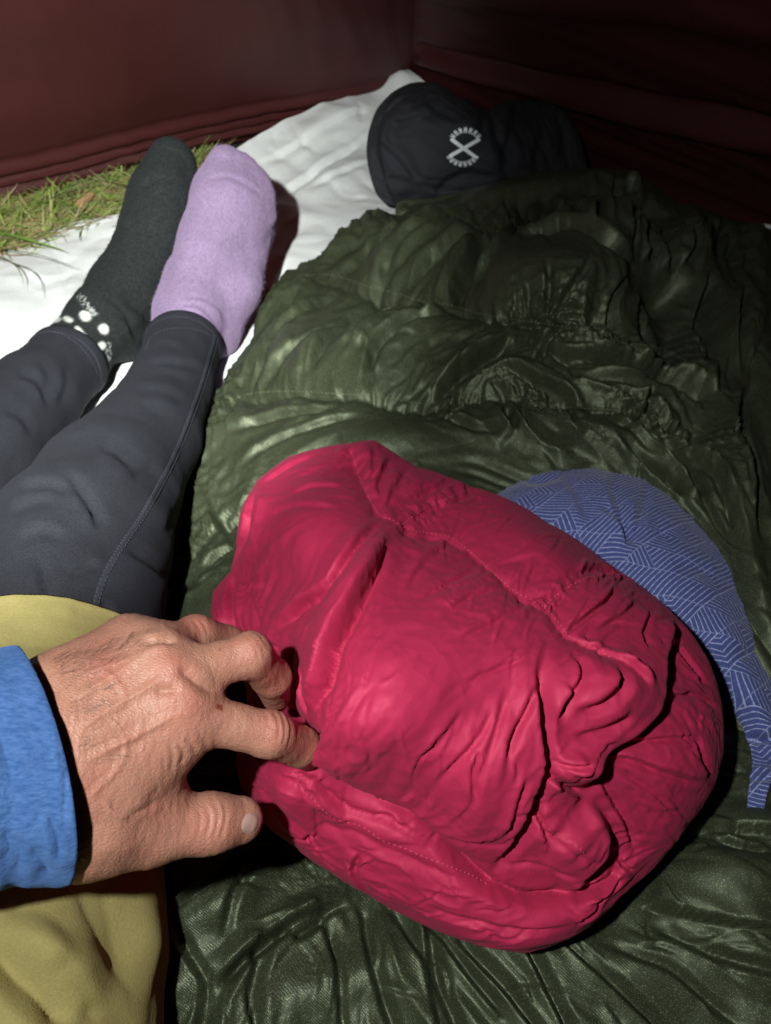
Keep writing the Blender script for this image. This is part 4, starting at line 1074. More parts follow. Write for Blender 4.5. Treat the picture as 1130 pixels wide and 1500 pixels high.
BL = [  # rows run from the outer edge of the cloth to under the jacket
 [(700, 730, .10), (738, 712, .105), (768, 692, .11), (800, 680, .115), (840, 676, .125), (900, 684, .13), (958, 700, .13), (1000, 728, .13), (1040, 778, .13), (1080, 835, .125), (1106, 890, .12), (1126, 950, .115), (1150, 1030, .105), (1150, 1100, .09), (1128, 1150, .08), (1118, 1203, .075)],
 [(700, 745, .115), (738, 728, .13), (775, 715, .14), (810, 710, .145), (850, 712, .15), (895, 722, .155), (940, 745, .155), (975, 775, .155), (1012, 820, .15), (1045, 875, .145), (1070, 920, .14), (1092, 970, .13), (1115, 1035, .12), (1128, 1095, .10), (1116, 1150, .085), (1108, 1200, .08)],
 [(700, 765, .12), (735, 752, .135), (775, 750, .145), (810, 755, .15), (845, 765, .155), (880, 780, .155), (915, 805, .155), (950, 835, .15), (985, 880, .145), (1015, 920, .14), (1042, 960, .13), (1068, 1000, .12), (1092, 1050, .11), (1108, 1100, .095), (1104, 1150, .085), (1100, 1198, .078)],
 [(700, 790, .10), (730, 785, .12), (770, 800, .13), (800, 810, .13), (830, 825, .13), (860, 845, .13), (890, 870, .13), (920, 900, .125), (955, 930, .12), (990, 960, .115), (1025, 990, .11), (1052, 1020, .10), (1085, 1060, .09), (1102, 1110, .08), (1098, 1150, .075), (1095, 1192, .07)]]
C = np.array([[at(p[0], p[1], max(.075, p[2] - .028)) for p in r_] for r_ in BL])
und = C[0].copy(); und[:, 2] -= .012; und[:, :2] -= (C[0] - C[1])[:, :2] * 0.1
C = np.concatenate([und[None], C])
n, m = 130, 330
P = lattice(C, n, m); PX, PY, PT = proj(P); D = np.zeros((n, m))
for pts, w, d in (([(905, 690), (900, 720), (915, 760), (930, 800)], 8, .006), ([(955, 705), (940, 745), (930, 790)], 7, .005), ([(880, 740), (910, 765), (925, 800)], 6, .005), ([(760, 700), (790, 705), (830, 695)], 5, .005), ([(1090, 1075), (1110, 1082), (1140, 1080)], 5, .010), ([(1096, 1130), (1110, 1138), (1135, 1135)], 5, .009), ([(820, 690), (850, 730), (860, 770)], 8, .003), ([(1040, 950), (1080, 955), (1120, 950)], 8, .004), ([(985, 830), (1020, 830), (1050, 850)], 9, .003)):
    crease(D, PX, PY, pts, w * .9, d * .7, fold=True)
uvb = np.stack([P[..., 0] * .94 - P[..., 1] * .34, (P[..., 0] * .34 + P[..., 1] * .94) * 1.15], -1)
P = P - np.array([0, 0, 1.0]) * D[..., None]
P = P + np.array([0, 0, 1.0]) * (0.0014 * tri(2.0 * noise(P * np.array([24, 14, 20]))) + 0.0012 * fbm(P * 30, 2))[..., None]
cl = grid_obj("patterned_cloth", P, M_BLUE, uv=uvb)
tag(cl, "indigo blue cloth with pale woven line pattern, tucked half under the red jacket", "cloth")
# ================================================================== PERSON: outstretched legs in leggings and socks, left hand on the jacket
person = empty("person", tuple(at(60, 1450, 0.0)))
tag(person, "person with outstretched legs in dark leggings and odd socks, hand gripping the jacket", "person")
M_LEG = mat_knit("charcoal_leggings", (0.008, 0.0085, 0.0115), (0.024, 0.025, 0.0315), 800, 0.55, rough=.85, sheen=.10, fleck=.9)
def px_disp(V, N, creases, lumps=()):
    X, Y, T = proj(V); D = np.zeros(len(V))
    for pts, w, d in creases: crease(D, X, Y, pts, w * 1.0, d * .65, fold=True)
    for l_ in lumps: lump(D, X, Y, *l_)
    face = np.einsum('ij,ij->i', N, np.array([0, 0, CAMH]) - V) / np.linalg.norm(V - np.array([0, 0, CAMH]), axis=1)
    return -D * smooth01(face / 0.35)
def A3(px, py, z): return at(px, py, z)
# -- leggings: both legs and the seat in one piece
rk, ra = A3(118, 800, .105), A3(268, 508, .060)
r1, r2, r3 = A3(250, 567, .064), A3(216, 640, .072), A3(160, 716, .088); rh = np.array([-.20, -.06, .13])
la, l1, l2 = A3(99, 533, .060), A3(52, 580, .068), A3(-40, 672, .08); lk = l2 + np.array([-.02, -.16, .03]); lh = np.array([-.42, -.06, .13])
hd = (ra - r1) / np.linalg.norm(ra - r1); ld_ = (la - l1) / np.linalg.norm(la - l1)
cones = [(rh, rk, .088, .074), (rk, r3, .074, .066), (r3, r2, .066, .055), (r2, r1, .055, .046), (r1, ra, .046, .0445), (ra, ra + hd * .03, .0445, .0445),
         (lh, lk, .088, .070), (lk, l2, .070, .060), (l2, l1, .060, .050), (l1, la, .050, .0445), (la, la + ld_ * .03, .0445, .0445), (rh, lh, .10, .10)]
h = .0035
F, lo = sdf_cones(cones, h, .02, k=.010)
V, Qf = surface_nets(F, lo, h)
V = relax(V, Qf, 2)
N = vnormals(V, Qf)
# open hems: cut square across the ankles
for a, d in ((ra, hd), (la, ld_)):
    pass
LEGC = [([(208, 548), (235, 533), (280, 536), (312, 548)], 5, .004), ([(196, 580), (230, 572), (285, 590)], 6, .004), ([(20, 720), (70, 712), (120, 725)], 7, .004), ([(30, 800), (60, 782), (100, 790)], 7, .004), ([(100, 845), (130, 830), (150, 835)], 6, .004), ([(20, 545), (55, 560), (75, 600)], 6, .004), ([(92, 690), (115, 715), (138, 750), (146, 780)], 7, .007), ([(140, 655), (170, 660), (205, 690)], 9, .005), ([(60, 820), (70, 870), (88, 905)], 6, .007), ([(150, 880), (160, 910), (175, 930)], 5, .006), ([(200, 560), (235, 545), (290, 560)], 6, .004), ([(205, 520), (240, 505), (270, 515)], 5, .003),
        ([(290, 700), (270, 740), (245, 790)], 10, .006), ([(180, 800), (215, 830), (260, 850)], 10, .005), ([(10, 760), (50, 740), (90, 735)], 9, .004), ([(95, 530), (100, 560), (88, 600)], 7, .003), ([(50, 520), (70, 545), (70, 580)], 7, .003), ([(0, 600), (30, 610), (50, 640)], 7, .003), ([(150, 615), (190, 600), (260, 610)], 9, .003), ([(240, 700), (215, 690), (190, 700)], 7, .003)]
V = V + N * (px_disp(V, N, LEGC, [(205, 840, 50, 40, -30, .006), (60, 770, 50, 40, 0, .004)]) + .0013 * fbm(V * 13, 2) + .0005 * noise(V * 55))[:, None]
keep = np.ones(len(V), bool)
for a, d in ((ra, hd), (la, ld_)):
    near = np.linalg.norm(V - a, axis=1) < .13
    near = np.linalg.norm(V - a, axis=1) < .075
    keep &= ~(near & ((V - a) @ d > .0))
keep &= V[:, 1] > -.16
V[:, 2] = np.maximum(V[:, 2], .008)
Qf = Qf[keep[Qf].all(1)]
o = mesh_obj("leggings", V, Qf, M_LEG); adopt(o, person); leggings = o
LT = bvh(V, Qf)
M_SEAM = mat_plain("seam_thread", (0.022, 0.023, 0.030), .85, .2, .4, 900, .0004)
M_HEM = mat_plain("hem_thread", (0.035, 0.037, 0.046), .8, .2, .3)
SEAM = [(318, 478), (316, 492), (311, 512), (297, 559), (276, 618), (255, 669), (229, 720), (204, 763), (170, 814), (149, 856), (136, 905), (128, 930)]
v_, f_ = ribbon(LT, SEAM, .0050, .0011)
o = mesh_obj("side_seam", v_, f_, M_SEAM); o.parent = leggings
for dx in (-3.4, 3.4):
    v_, f_ = stitches(LT, [(x + dx, y + dx * .4) for x, y in SEAM], .0028, .0012, .0009, .0007, lift=.0009, zig=.0004)
    if v_:
        o = mesh_obj("stitching", v_, f_, M_HEM); o.parent = leggings; o["kind"] = "stuff"
for pts in ([(214, 512), (222, 494), (240, 484), (265, 481), (292, 484), (312, 494), (322, 508)], [(62, 484), (78, 481), (100, 487), (122, 503), (140, 525), (150, 548)], [(58, 488), (74, 486), (96, 492), (118, 508), (135, 530), (145, 552)]):
    v_, f_ = stitches(LT, pts, .0030, .0012, .0010, .0007)
    if v_:
        o = mesh_obj("stitching", v_, f_, M_HEM); o.parent = leggings; o["kind"] = "stuff"
# hem rings so that the leg ends have thickness
def ring(name, a, d, w, th, material, parent):
    """turned hem that follows the cut end of the leg"""
    d = np.array(d) / np.linalg.norm(d); u_ = np.cross(d, [0, 0, 1.0]); u_ /= np.linalg.norm(u_); w_ = np.cross(u_, d)
    rel = V - a; ax = rel @ d; m_ = (np.abs(ax + .004) < .006) & (np.linalg.norm(rel, axis=1) < .056)
    an = np.arctan2(rel[m_] @ w_, rel[m_] @ u_); rd = np.hypot(rel[m_] @ w_, rel[m_] @ u_)
    n_, pr = 120, [(-w, -.0006), (-w * .6, th * .7), (w * .6, th), (w, th * .4), (w, -th), (w * .2, -th * 1.5), (-w, -th * 1.5)]
    Vr = []
    for i in range(n_):
        q = 2 * math.pi * i / n_; e = u_ * math.cos(q) + w_ * math.sin(q)
        dd = np.abs((an - q + math.pi) % (2 * math.pi) - math.pi); rr = np.average(rd, weights=np.exp(-(dd / .12) ** 2) + 1e-9)
        for x, z in pr: Vr.append(a + d * (x + .0015 * math.sin(2 * q)) + e * (rr + z))
    k_ = len(pr)
    F = [(i * k_ + j, i * k_ + (j + 1) % k_, ((i + 1) % n_) * k_ + (j + 1) % k_, ((i + 1) % n_) * k_ + j) for i in range(n_) for j in range(k_)]
    Vr = np.array(Vr); Vr[:, 2] = np.maximum(Vr[:, 2], .008)
    o = mesh_obj(name, Vr, F, material); o.parent = parent; return o
ring("hem", ra - hd * .002, hd, .009, .0014, M_LEG, leggings); ring("hem", la - ld_ * .002, ld_, .009, .0014, M_LEG, leggings)

# -- socks
def sock(name, cones, mat, creases, h=.0024, k=.016, attr_fn=None, cut=None):
    F, lo = sdf_cones(cones, h, .015, k=k)
    V, Qf = surface_nets(F, lo, h); V = relax(V, Qf, 2); N = vnormals(V, Qf)
    V = V + N * (px_disp(V, N, creases) + .0012 * fbm(V * 45, 3))[:, None]
    V[:, 2] = np.maximum(V[:, 2], .006)
    o = mesh_obj(name, V, Qf, mat, attr=None if attr_fn is None else {"pattern": attr_fn(V)}); adopt(o, person)
    return o, V, Qf
M_LILAC = mat_knit("lilac_wool", (0.145, 0.102, 0.170), (0.21, 0.152, 0.238), 420, 1.0, sheen=.3)
M_BLACKW = mat_knit("black_wool", (0.006, 0.0075, 0.0075), (0.017, 0.020, 0.019), 420, 1.0, sheen=.15, pat="pattern", patcol=(0.42, 0.44, 0.40))
heel = A3(262, 455, .045); 
cones = [(ra - hd * .03, ra + hd * .012, .034, .037), (ra + hd * .012, A3(278, 462, .072), .037, .043), (A3(278, 462, .072), A3(292, 425, .085), .043, .045), (A3(292, 470, .050), A3(316, 488, .036), .034, .030), (A3(316, 488, .036), A3(345, 420, .085), .030, .032), (A3(345, 420, .085), A3(368, 330, .13), .032, .031),
         (A3(290, 425, .085), A3(318, 345, .135), .044, .044), (A3(318, 345, .135), A3(340, 300, .165), .044, .045), (A3(305, 360, .13), A3(315, 300, .165), .034, .036), (A3(350, 370, .10), A3(370, 305, .14), .030, .031),
         (A3(325, 290, .175), A3(330, 242, .205), .034, .024, .02), (A3(345, 290, .175), A3(357, 250, .198), .034, .020, .012), (A3(358, 300, .165), A3(375, 268, .185), .032, .019, .012), (A3(365, 310, .155), A3(384, 290, .17), .030, .018, .012), (A3(365, 325, .145), A3(385, 315, .15), .030, .018, .012)]
SOCKC = [([(300, 262), (335, 258), (370, 275), (393, 295)], 3, .003), ([(262, 440), (290, 435), (320, 450), (335, 475)], 4, .003), ([(255, 452), (285, 447), (310, 465), (325, 490)], 4, .003), ([(285, 330), (310, 350), (320, 345)], 5, .002), ([(240, 465), (270, 458), (300, 470)], 4, .002)]
osock, SV, SQ = sock("sock", cones, M_LILAC, SOCKC)
osock["label"] = "fuzzy lilac sock on the foot nearer the sleeping bag"
def bdots(V):
    X, Y, T = proj(V); p = np.zeros(len(V))
    for (x, y, rx, ry, a) in ((125, 463, 9, 7, 40), (152, 482, 8, 7, 50), (149, 507, 6, 7, 60), (100, 468, 8, 4, 20), (120, 490, 15, 4.5, 55), (78, 466, 12, 6, 10), (138, 520, 5, 8, 60)):
        t = math.radians(a); dx, dy = X - x, Y - y
        u_ = (dx * math.cos(t) + dy * math.sin(t)) / rx; v_ = (-dx * math.sin(t) + dy * math.cos(t)) / ry
        p = np.maximum(p, smooth01((1.15 - np.hypot(u_, v_)) / .35))
    hb = smooth01((1 - np.abs(((X - 128) * .62 + (Y - 447) * .78) / 22)) / .3) * smooth01((1 - np.abs((-(X - 128) * .78 + (Y - 447) * .62) / 6.5)) / .4)
    p = np.maximum(p, hb * (noise(np.stack([X * .25, Y * .9 + X * .5, X * 0], -1)) > .0) * .6)
    p = np.maximum(p, smooth01((1 - np.hypot((X - 160) / 5, (Y - 515) / 16)) / .3) * (noise(np.stack([X * .4, Y * .4, X * 0 + 4], -1)) > .1) * .7)
    return p
ld2 = ld_
cones = [(la - ld2 * .03, la + ld2 * .012, .038, .039), (la + ld2 * .012, A3(150, 474, .070), .039, .042), (A3(150, 474, .070), A3(185, 425, .085), .042, .045), (A3(175, 490, .045), A3(205, 450, .04), .036, .034),
         (A3(185, 425, .085), A3(225, 340, .14), .043, .040), (A3(225, 340, .14), A3(240, 285, .18), .040, .038), (A3(238, 290, .18), A3(250, 233, .215), .036, .026), (A3(225, 300, .17), A3(236, 250, .20), .032, .022), (A3(255, 300, .165), A3(262, 245, .205), .030, .022), (A3(240, 370, .11), A3(256, 310, .15), .030, .030)]
osk, BV, BQ = sock("sock", cones, M_BLACKW, [([(200, 280), (230, 262), (275, 268)], 4, .002), ([(180, 440), (205, 455), (220, 470)], 6, .004), ([(165, 455), (190, 475), (205, 505)], 5, .004), ([(150, 430), (185, 460), (195, 500)], 4, .003)], attr_fn=bdots)
osk["label"] = "black wool sock with white dots at its cuff"

# -- wool fuzz standing off the socks
def fuzz(V, Q, cnt, L, mat, parent, seed):
    r = np.random.default_rng(seed); N = vnormals(V, Q)
    i = r.choice(len(V), cnt); p = V[i]; nn = N[i] + r.normal(0, .9, (cnt, 3)); nn /= np.linalg.norm(nn, axis=1)[:, None]
    t = np.cross(nn, r.normal(size=(cnt, 3))); t /= np.linalg.norm(t, axis=1)[:, None]
    l = L * r.uniform(.3, 1.0, cnt)[:, None]; w = .00013
    mid = p + nn * l * .6 + t * l * .25; end = p + nn * l * .8 + t * l * .8
    s = np.cross(nn, t) * w
    Vv = np.stack([p - s, p + s, mid - s, mid + s, end], 1).reshape(-1, 3); b = (np.arange(cnt) * 5)[:, None]
    F = [tuple(x) for x in (b + np.array([0, 1, 3, 2])).tolist()] + [tuple(x) for x in (b + np.array([2, 3, 4])).tolist()]
    o = mesh_obj("wool_fuzz", Vv, F, mat); o.parent = parent; o["kind"] = "stuff"
fuzz(SV, SQ, 9000, .0042, M_LILAC, osock, 1)
fuzz(BV, BQ, 5000, .0036, M_BLACKW, osk, 2)

# -- mustard shorts over the thigh
M_MUST = mat_knit("mustard_cloth", (0.245, 0.205, 0.072), (0.295, 0.25, 0.095), 700, .5, rough=.92, sheen=.3, fleck=.6)
def shorts_leg(hem_y, rk_, rh_, fold):
    n, m = 260, 300
    yv = np.linspace(hem_y, -.14, n)[:, None]; q = np.linspace(0, 2 * math.pi, m)[None]
    f = (rk_[1] - yv) / (rk_[1] - rh_[1])
    cx_ = rk_[0] + (rh_[0] - rk_[0]) * f; cz_ = rk_[2] + (rh_[2] - rk_[2]) * np.clip(f, 0, 1.0)
    r = np.interp(yv, [-.14, .05, .17, .29], [.112, .103, .092, .0835])
    x = cx_ + r * np.cos(q); z = cz_ + r * np.sin(q) * .98
    y = yv + 0 * q + .010 * np.cos(q - .4) * np.exp(-(hem_y - yv) / .05)
    P = np.stack([x, y, z], -1)
    P[..., 2] = np.maximum(P[..., 2], .055)
    if fold:
        PX, PY, PT = proj(P); D = np.zeros((n, m))
        for pts, w, d in (([(95, 1265), (120, 1310), (150, 1370), (175, 1420), (205, 1480)], 16, .0055), ([(150, 1262), (160, 1320), (180, 1400), (190, 1440)], 14, .0045), ([(-20, 1370), (30, 1430), (70, 1470), (110, 1520)], 13, .014), ([(0, 1330), (60, 1340), (110, 1370)], 16, .004), ([(20, 950), (60, 945), (110, 950)], 12, .003), ([(60, 1400), (120, 1460), (150, 1510)], 14, .006)):
            crease(D, PX, PY, pts, w * 1.6, d * .75, ridge=.5)
        lump(D, PX, PY, 70, 1400, 40, 70, -35, .008); lump(D, PX, PY, 210, 1380, 20, 90, 0, .006)
        Nn = P - np.stack([cx_ + 0 * q, yv + 0 * q, cz_ + 0 * q], -1); Nn /= np.linalg.norm(Nn, axis=-1, keepdims=True)
        P = P - Nn * (D * (np.sin(q) > -.35))[..., None] + Nn * (.0025 * fbm(P * 14, 2) + .0006 * noise(P * 90))[..., None]
    hemN = np.stack([P[0, :, 0], P[0, :, 1] + .004, P[0, :, 2]], -1)
    c0 = P[0].mean(0)
    inn = c0 + (P[0] - c0) * .955; inn2 = inn.copy(); inn2[:, 1] -= .03
    lip = c0 + (P[0] - c0) * .985; lip[:, 1] += .0025
    P = np.concatenate([inn2[None], inn[None], lip[None], P])
    return P
P = shorts_leg(.292, rk, rh, True); shorts = grid_obj("shorts", P, M_MUST); adopt(shorts, person)
P = shorts_leg(.292, lk, lh, False); o = grid_obj("shorts_leg", P, M_MUST); o.parent = shorts

# -- hand and forearm, one continuous body
HS = 1.08
def H(px, py, t): return atd(px, py, t * HS)
wr = [H(112, 1135, .287), H(103, 1095, .288), H(97, 1055, .293), H(92, 1020, .300)]
mc = [H(272, 1046, .302), H(250, 990, .303), H(222, 955, .311), H(188, 940, .322)]
pip = [H(396, 1076, .316), H(366, 960, .318), H(288, 931, .334), H(240, 942, .348)]
dip = [H(440, 1094, .337), H(398, 992, .338), H(333, 944, .352), H(285, 960, .365)]
tip = [H(452, 1106, .354), H(404, 1018, .355), H(352, 968, .368), H(310, 985, .378)]
rb_ = [(.0155, .0128), (.0155, .0125), (.0150, .0118), (.0140, .0108)]
rf = [(.0108, .0097, .0086, .0075), (.0105, .0095, .0085, .0074), (.0102, .0092, .0084, .0074), (.0092, .0081, .0075, .0066)]
cones = []
elbow = H(-352, 1140, .258); wst = H(70, 1110, .290)
cones.append((elbow, wst, .036, .026))
for i in range(4):
    cones.append((wst + (wr[i] - wst) * .5, wr[i], .022, rb_[i][0], .02))
    cones.append((wr[i], mc[i], rb_[i][0], rb_[i][1], .014))
    cones.append((mc[i], pip[i], rf[i][0] * .97, rf[i][1] * .95, .008))
    cones.append((pip[i], dip[i], rf[i][1], rf[i][2], .004)); cones.append((dip[i], tip[i], rf[i][2], rf[i][3], .004))
for i in range(3):                                                     # palm between the metacarpals
    cones.append(((wr[i] + wr[i + 1]) / 2, (mc[i] * .55 + mc[i + 1] * .45) * .88 + wr[i] * .12, .0150, .0105, .012))
cones.append((H(150, 1100, .305), H(225, 1040, .315), .018, .014, .018)); cones.append((H(130, 1040, .31), H(190, 985, .322), .017, .013, .018))
tc, tm, tip1, tt = H(122, 1212, .291), H(214, 1214, .303), H(310, 1206, .316), H(351, 1201, .324)
cones += [(H(60, 1150, .290), tc, .022, .0170, .02), (tc, tm, .0170, .0142, .012), (tm, tip1, .0138, .0118, .006), (tip1, tt, .0118, .0102, .005)]
cones += [(H(135, 1180, .290), H(215, 1115, .300), .0155, .0125, .018), (H(150, 1200, .297), H(228, 1160, .307), .014, .009, .014), (H(170, 1120, .293), H(250, 1075, .303), .013, .011, .014)]
h = .0010
cones = [(c[0], c[1], c[2] * HS, c[3] * HS) + tuple(c[4:]) for c in cones]
F, lo = sdf_cones(cones, h, .012, k=.008)
V, Qf = surface_nets(F, lo, h); V = relax(V, Qf, 3, .5); N = vnormals(V, Qf)
HC = [  # (line, width px, depth m): grooves positive, tendons and veins negative
    ([(397, 1038), (405, 1050), (409, 1070), (406, 1092)], 2.2, .0009), ([(405, 1036), (415, 1052), (418, 1072), (414, 1095)], 2.2, .0012), ([(412, 1038), (425, 1058), (426, 1080), (420, 1100)], 2.0, .0010), ([(388, 1040), (394, 1056), (396, 1072)], 2.0, .0005),
    ([(358, 925), (372, 935), (384, 950), (390, 968)], 2.2, .0008), ([(350, 924), (364, 936), (376, 952), (380, 972)], 2.0, .0006), ([(366, 924), (382, 935), (393, 952)], 2.0, .0006),
    ([(282, 908), (292, 918), (297, 932)], 2.0, .0008), ([(290, 907), (301, 918), (305, 932)], 2.0, .0007),
    ([(300, 1178), (308, 1195), (306, 1215), (298, 1235)], 2.2, .0009), ([(312, 1172), (320, 1190), (318, 1212), (310, 1236)], 2.4, .0010), ([(325, 1170), (331, 1188), (328, 1212), (320, 1236)], 2.4, .0010), ([(288, 1180), (294, 1200), (290, 1225)], 2.0, .0006),
    ([(258, 1090), (270, 1105), (262, 1125)], 3.0, .0008), ([(270, 1080), (285, 1095), (284, 1105)], 3.0, .0008), ([(246, 1085), (254, 1108), (250, 1135)], 3.0, .0006), ([(290, 1070), (300, 1085), (302, 1100)], 3, .0005), ([(238, 1150), (225, 1165), (210, 1180)], 6, .0006), ([(235, 1170), (215, 1185), (190, 1195)], 4, .0008),
    ([(115, 1120), (170, 1092), (230, 1062), (268, 1042)], 5, -.0009), ([(108, 1075), (160, 1040), (215, 1008), (250, 985)], 5, -.0012), ([(100, 1030), (150, 1000), (200, 968), (225, 952)], 5, -.0012),
    ([(120, 1180), (150, 1150), (170, 1130), (185, 1100), (180, 1070)], 4, -.0006), ([(140, 980), (160, 988), (172, 1000), (182, 1016), (180, 1040)], 3.5, -.0006), ([(160, 1090), (200, 1080), (205, 1050)], 3.5, -.0005), ([(115, 990), (160, 975), (210, 955)], 4, -.0008), ([(150, 1170), (165, 1190), (190, 1200)], 4, -.0009),
    ([(258, 975), (290, 1000), (310, 1010), (325, 1006)], 7, .0022), ([(205, 945), (240, 938), (262, 940)], 5, .0025), ([(225, 1015), (245, 1012), (262, 1012)], 6, .0016)]
X, Y, T = proj(V)
dsp = np.zeros(len(V))
for pts, w, d in HC: crease(dsp, X, Y, pts, w, d * (.6 if w < 3 else 1), ridge=.25)
for (x, y, rx, ry, a, hh) in ((272, 1032, 26, 24, 0, .0016), (250, 975, 24, 20, 0, .0014), (225, 945, 20, 16, 0, .0012), (400, 1062, 18, 20, 0, .0006), (370, 940, 16, 16, 0, .0008), (180, 1240, 30, 18, 0, .001)): lump(dsp, X, Y, x, y, rx, ry, a, hh)
skinlines = .00021 * noise(np.stack([X * .16, Y * .055, X * 0], -1)) + .00012 * np.abs(noise(np.stack([X * .3 + Y * .1, Y * .12, X * 0 + 3], -1))) + .00030 * fbm(V * 90, 2)
V = V + N * (-dsp - skinlines)[:, None]
red = np.zeros(len(V))
for (x, y, rx, ry, s_) in ((275, 1035, 38, 34, .55), (250, 975, 30, 28, .5), (372, 945, 36, 24, .6), (408, 1065, 28, 34, .6), (440, 1095, 34, 28, .7), (292, 918, 30, 18, .6), (320, 1205, 50, 34, .45), (150, 985, 36, 26, .45), (405, 1000, 26, 26, .7), (230, 1190, 30, 20, .35)):
    red = np.maximum(red, s_ * np.exp(-((X - x) / rx) ** 2 - ((Y - y) / ry) ** 2))
red = np.clip(red + .25 * fbm(V * 45, 3), 0, 1)
mole = np.zeros(len(V))
for (x, y, rx, ry) in ((321, 1035, 4.5, 4), (325, 1038, 3, 3), (323, 951, 1.8, 1.8)):
    mole = np.maximum(mole, smooth01((1.3 - np.hypot((X - x) / rx, (Y - y) / ry)) / .5))
k = NT("skin"); co = k.coord()
c = k.mix(k.ramp(k.noise(co, 60, 4), [(.3, 0), (.7, 1)]), (.455, .222, .152), (.39, .175, .12))
c = k.mix(k.math('MULTIPLY', k.attr("red"), .8), c, (.46, .14, .105))
c = k.mix(k.math('MULTIPLY', k.ramp(k.noise(co, 420, 3), [(.5, 0), (.75, 1)]), .25), c, (.36, .16, .10))
c = k.mix(k.attr("mole"), c, (.22, .05, .03))
nrm = k.bump(k.voro(co, 800), .45, .0006)
nrm = k.bump(k.voro(k.coord(scale=(1, 2.2, 1)), 380), .45, .0008, nrm)
nrm = k.bump(k.noise(co, 1600, 2), .4, .0002, nrm)
k.set(k.b, Base_Color=c, Roughness=k.math('MULTIPLY_ADD', k.noise(co, 300, 3), .2, .38), Normal=nrm)
k.b.inputs['Subsurface Weight'].default_value = .18; k.b.inputs['Subsurface Radius'].default_value = (1, .35, .2); k.b.inputs['Subsurface Scale'].default_value = .004
k.b.inputs['Specular IOR Level'].default_value = .45
body = mesh_obj("body", V, Qf, k.m, attr={"red": red, "mole": mole}); adopt(body, person)
HT = bvh(V, Qf)
# thumbnail
k = NT("nail"); k.set(k.b, Base_Color=k.mix(k.ramp(k.noise(k.coord(), 90, 2), [(.3, 0), (.7, 1)]), (.40, .23, .19), (.46, .29, .25)), Roughness=.28); k.b.inputs['Subsurface Weight'].default_value = .1; k.b.inputs['Subsurface Scale'].default_value = .002
Vn, Fn = [], []
NR, NA = 8, 30
cn = (366.5, 1206.0); t_ = math.radians(20)
cen = [hit(HT, cn[0] + dx, cn[1] + dy) for dx in (-6, 0, 5) for dy in (-9, 0, 9)]
nav = sum((c_[1] for c_ in cen if c_[0] is not None), Vector((0, 0, 0))).normalized()
for i in range(NR):
    for j in range(NA):
        a = 2 * math.pi * j / NA; rr = (i + .02) / (NR - 1)
        sq = 1 / max(.001, (abs(math.cos(a)) ** 3 + abs(math.sin(a)) ** 3) ** (1 / 3))
        ex, ey = 13.0 * rr * math.cos(a) * sq, 18 * rr * math.sin(a) * sq
        x_, y_ = cn[0] + ex * math.cos(t_) - ey * math.sin(t_), cn[1] + ex * math.sin(t_) + ey * math.cos(t_)
        p, nn = hit(HT, x_, y_)
        if p is None or (p - Vector(tt)).length > .035:
            p = Vn[-NA] if len(Vn) >= NA else Vector(tt); nn = Vector((0, 0, 0))
        Vn.append(p + nav * (.0007 * (1 - rr ** 6) - .0004 * rr ** 6))
Vn = np.array([tuple(v) for v in Vn]).reshape(NR, NA, 3)
for _ in range(3):                                                   # the plate is smoother than the skin under it
    q_ = Vn.copy()
    Vn[1:-1] = .4 * q_[1:-1] + .15 * (q_[:-2] + q_[2:] + np.roll(q_, 1, 1)[1:-1] + np.roll(q_, -1, 1)[1:-1])
    Vn[0] = Vn[1].mean(0) * .999 + Vn[0] * .001
Vn = Vn.reshape(-1, 3)
for i in range(NR - 1):
    for j in range(NA): Fn.append((i * NA + j, i * NA + (j + 1) % NA, (i + 1) * NA + (j + 1) % NA, (i + 1) * NA + j))
o = mesh_obj("thumbnail", Vn, Fn, k.m); o.parent = body
# fine dark hairs on the wrist
k = NT("hair"); k.set(k.b, Base_Color=(.03, .02, .015, 1), Roughness=.5)
r = np.random.default_rng(5); Vh, Fh = [], []
for q in range(230):
    px_, py_ = r.uniform(70, 215), 0
    top_ = np.interp(px_, [60, 152, 216], [968, 943, 924]); py_ = top_ + abs(r.normal(0, 16)) + 1
    if r.random() < .3: py_ = r.uniform(960, 1120); px_ = r.uniform(80, 170)
    p, nn = hit(HT, px_, py_)
    if p is None: continue
    d = Vector((r.normal(.8, .3), r.normal(.5, .4), 0)); d = (d - nn * d.dot(nn)).normalized(); L = r.uniform(.004, .010); s_ = d.cross(nn).normalized() * .00004
    o_ = len(Vh); b1 = p + nn * L * .35 + d * L * .45; b2 = p + nn * L * .42 + d * L
    Vh += [p - s_, p + s_, b1 - s_, b1 + s_, b2]; Fh += [(o_, o_ + 1, o_ + 3, o_ + 2), (o_ + 2, o_ + 3, o_ + 4)]
o = mesh_obj("arm_hair", Vh, Fh, k.m); o.parent = body; o["kind"] = "stuff"

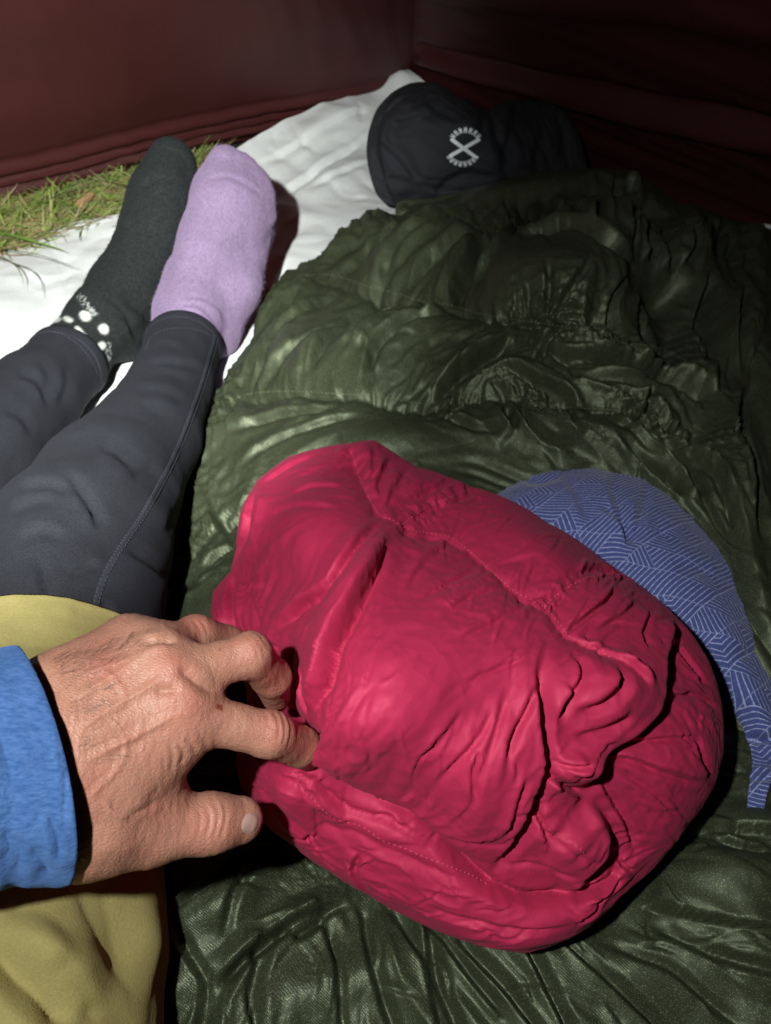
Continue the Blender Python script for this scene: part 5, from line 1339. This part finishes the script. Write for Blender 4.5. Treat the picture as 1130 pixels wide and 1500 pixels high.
# -- blue sleeve with its cuff at the wrist
M_SLV = mat_knit("blue_knit", (0.024, 0.075, 0.215), (0.075, 0.15, 0.34), 240, .7, rough=.9, sheen=.35, stretch=(1, 3, 3), fleck=.7)
e0, e1 = H(-372, 1146, .255), H(52, 1118, .2875)
axd = (e1 - e0) / np.linalg.norm(e1 - e0); view = -np.array([0, ct, -st]); u_ = np.cross(axd, view); u_ /= np.linalg.norm(u_); w_ = np.cross(u_, axd)
n, m = 240, 260
s = np.linspace(0, 1, n)[:, None]; q = np.linspace(0, 2 * math.pi, m)[None]; Ls = np.linalg.norm(e1 - e0)
r_ = HS * (.047 - .004 * s) + .0018 * np.exp(-((1 - s) * Ls / .006) ** 2) - .0010 * np.exp(-((1 - s) * Ls / .004 - 4) ** 2)
r_ = r_ * (1 + .03 * np.sin(2 * q + .5) + .02 * np.sin(3 * q + 1 + 2 * s))
P = e0 + axd * (s * Ls + (.015 * np.sin(q) + .009 * np.cos(q)) * s)[..., None] + (r_ * np.cos(q))[..., None] * u_ + (r_ * .92 * np.sin(q))[..., None] * w_
Nn = np.cos(q)[..., None] * u_ + np.sin(q)[..., None] * w_ + 0 * P
PX, PY, PT = proj(P); D = np.zeros((n, m))
for pts, w, d in (([(0, 1215), (20, 1245), (28, 1290)], 14, .0025), ([(45, 1235), (60, 1262), (75, 1290)], 12, .002), ([(-40, 1000), (0, 1080), (20, 1160)], 14, .002), ([(60, 985), (88, 1060), (96, 1150), (92, 1230)], 5, .0012), ([(-60, 1250), (-10, 1262), (30, 1270)], 14, .0015), ([(70, 1190), (84, 1230), (88, 1262)], 5, .002)): crease(D, PX, PY, pts, w, d)
P = P - Nn * D[..., None] + Nn * (.0014 * fbm(P * 40, 3))[..., None]
c0 = P[-1].mean(0); rows = []
for f, dx in ((.995, .0012), (.965, .0016), (.94, .0), (.93, -.006), (.92, -.03)): rows.append((c0 + (P[-1] - c0) * f + axd * dx)[None])
P = np.concatenate([P] + rows)
o = grid_obj("sleeve", P, M_SLV); adopt(o, person)
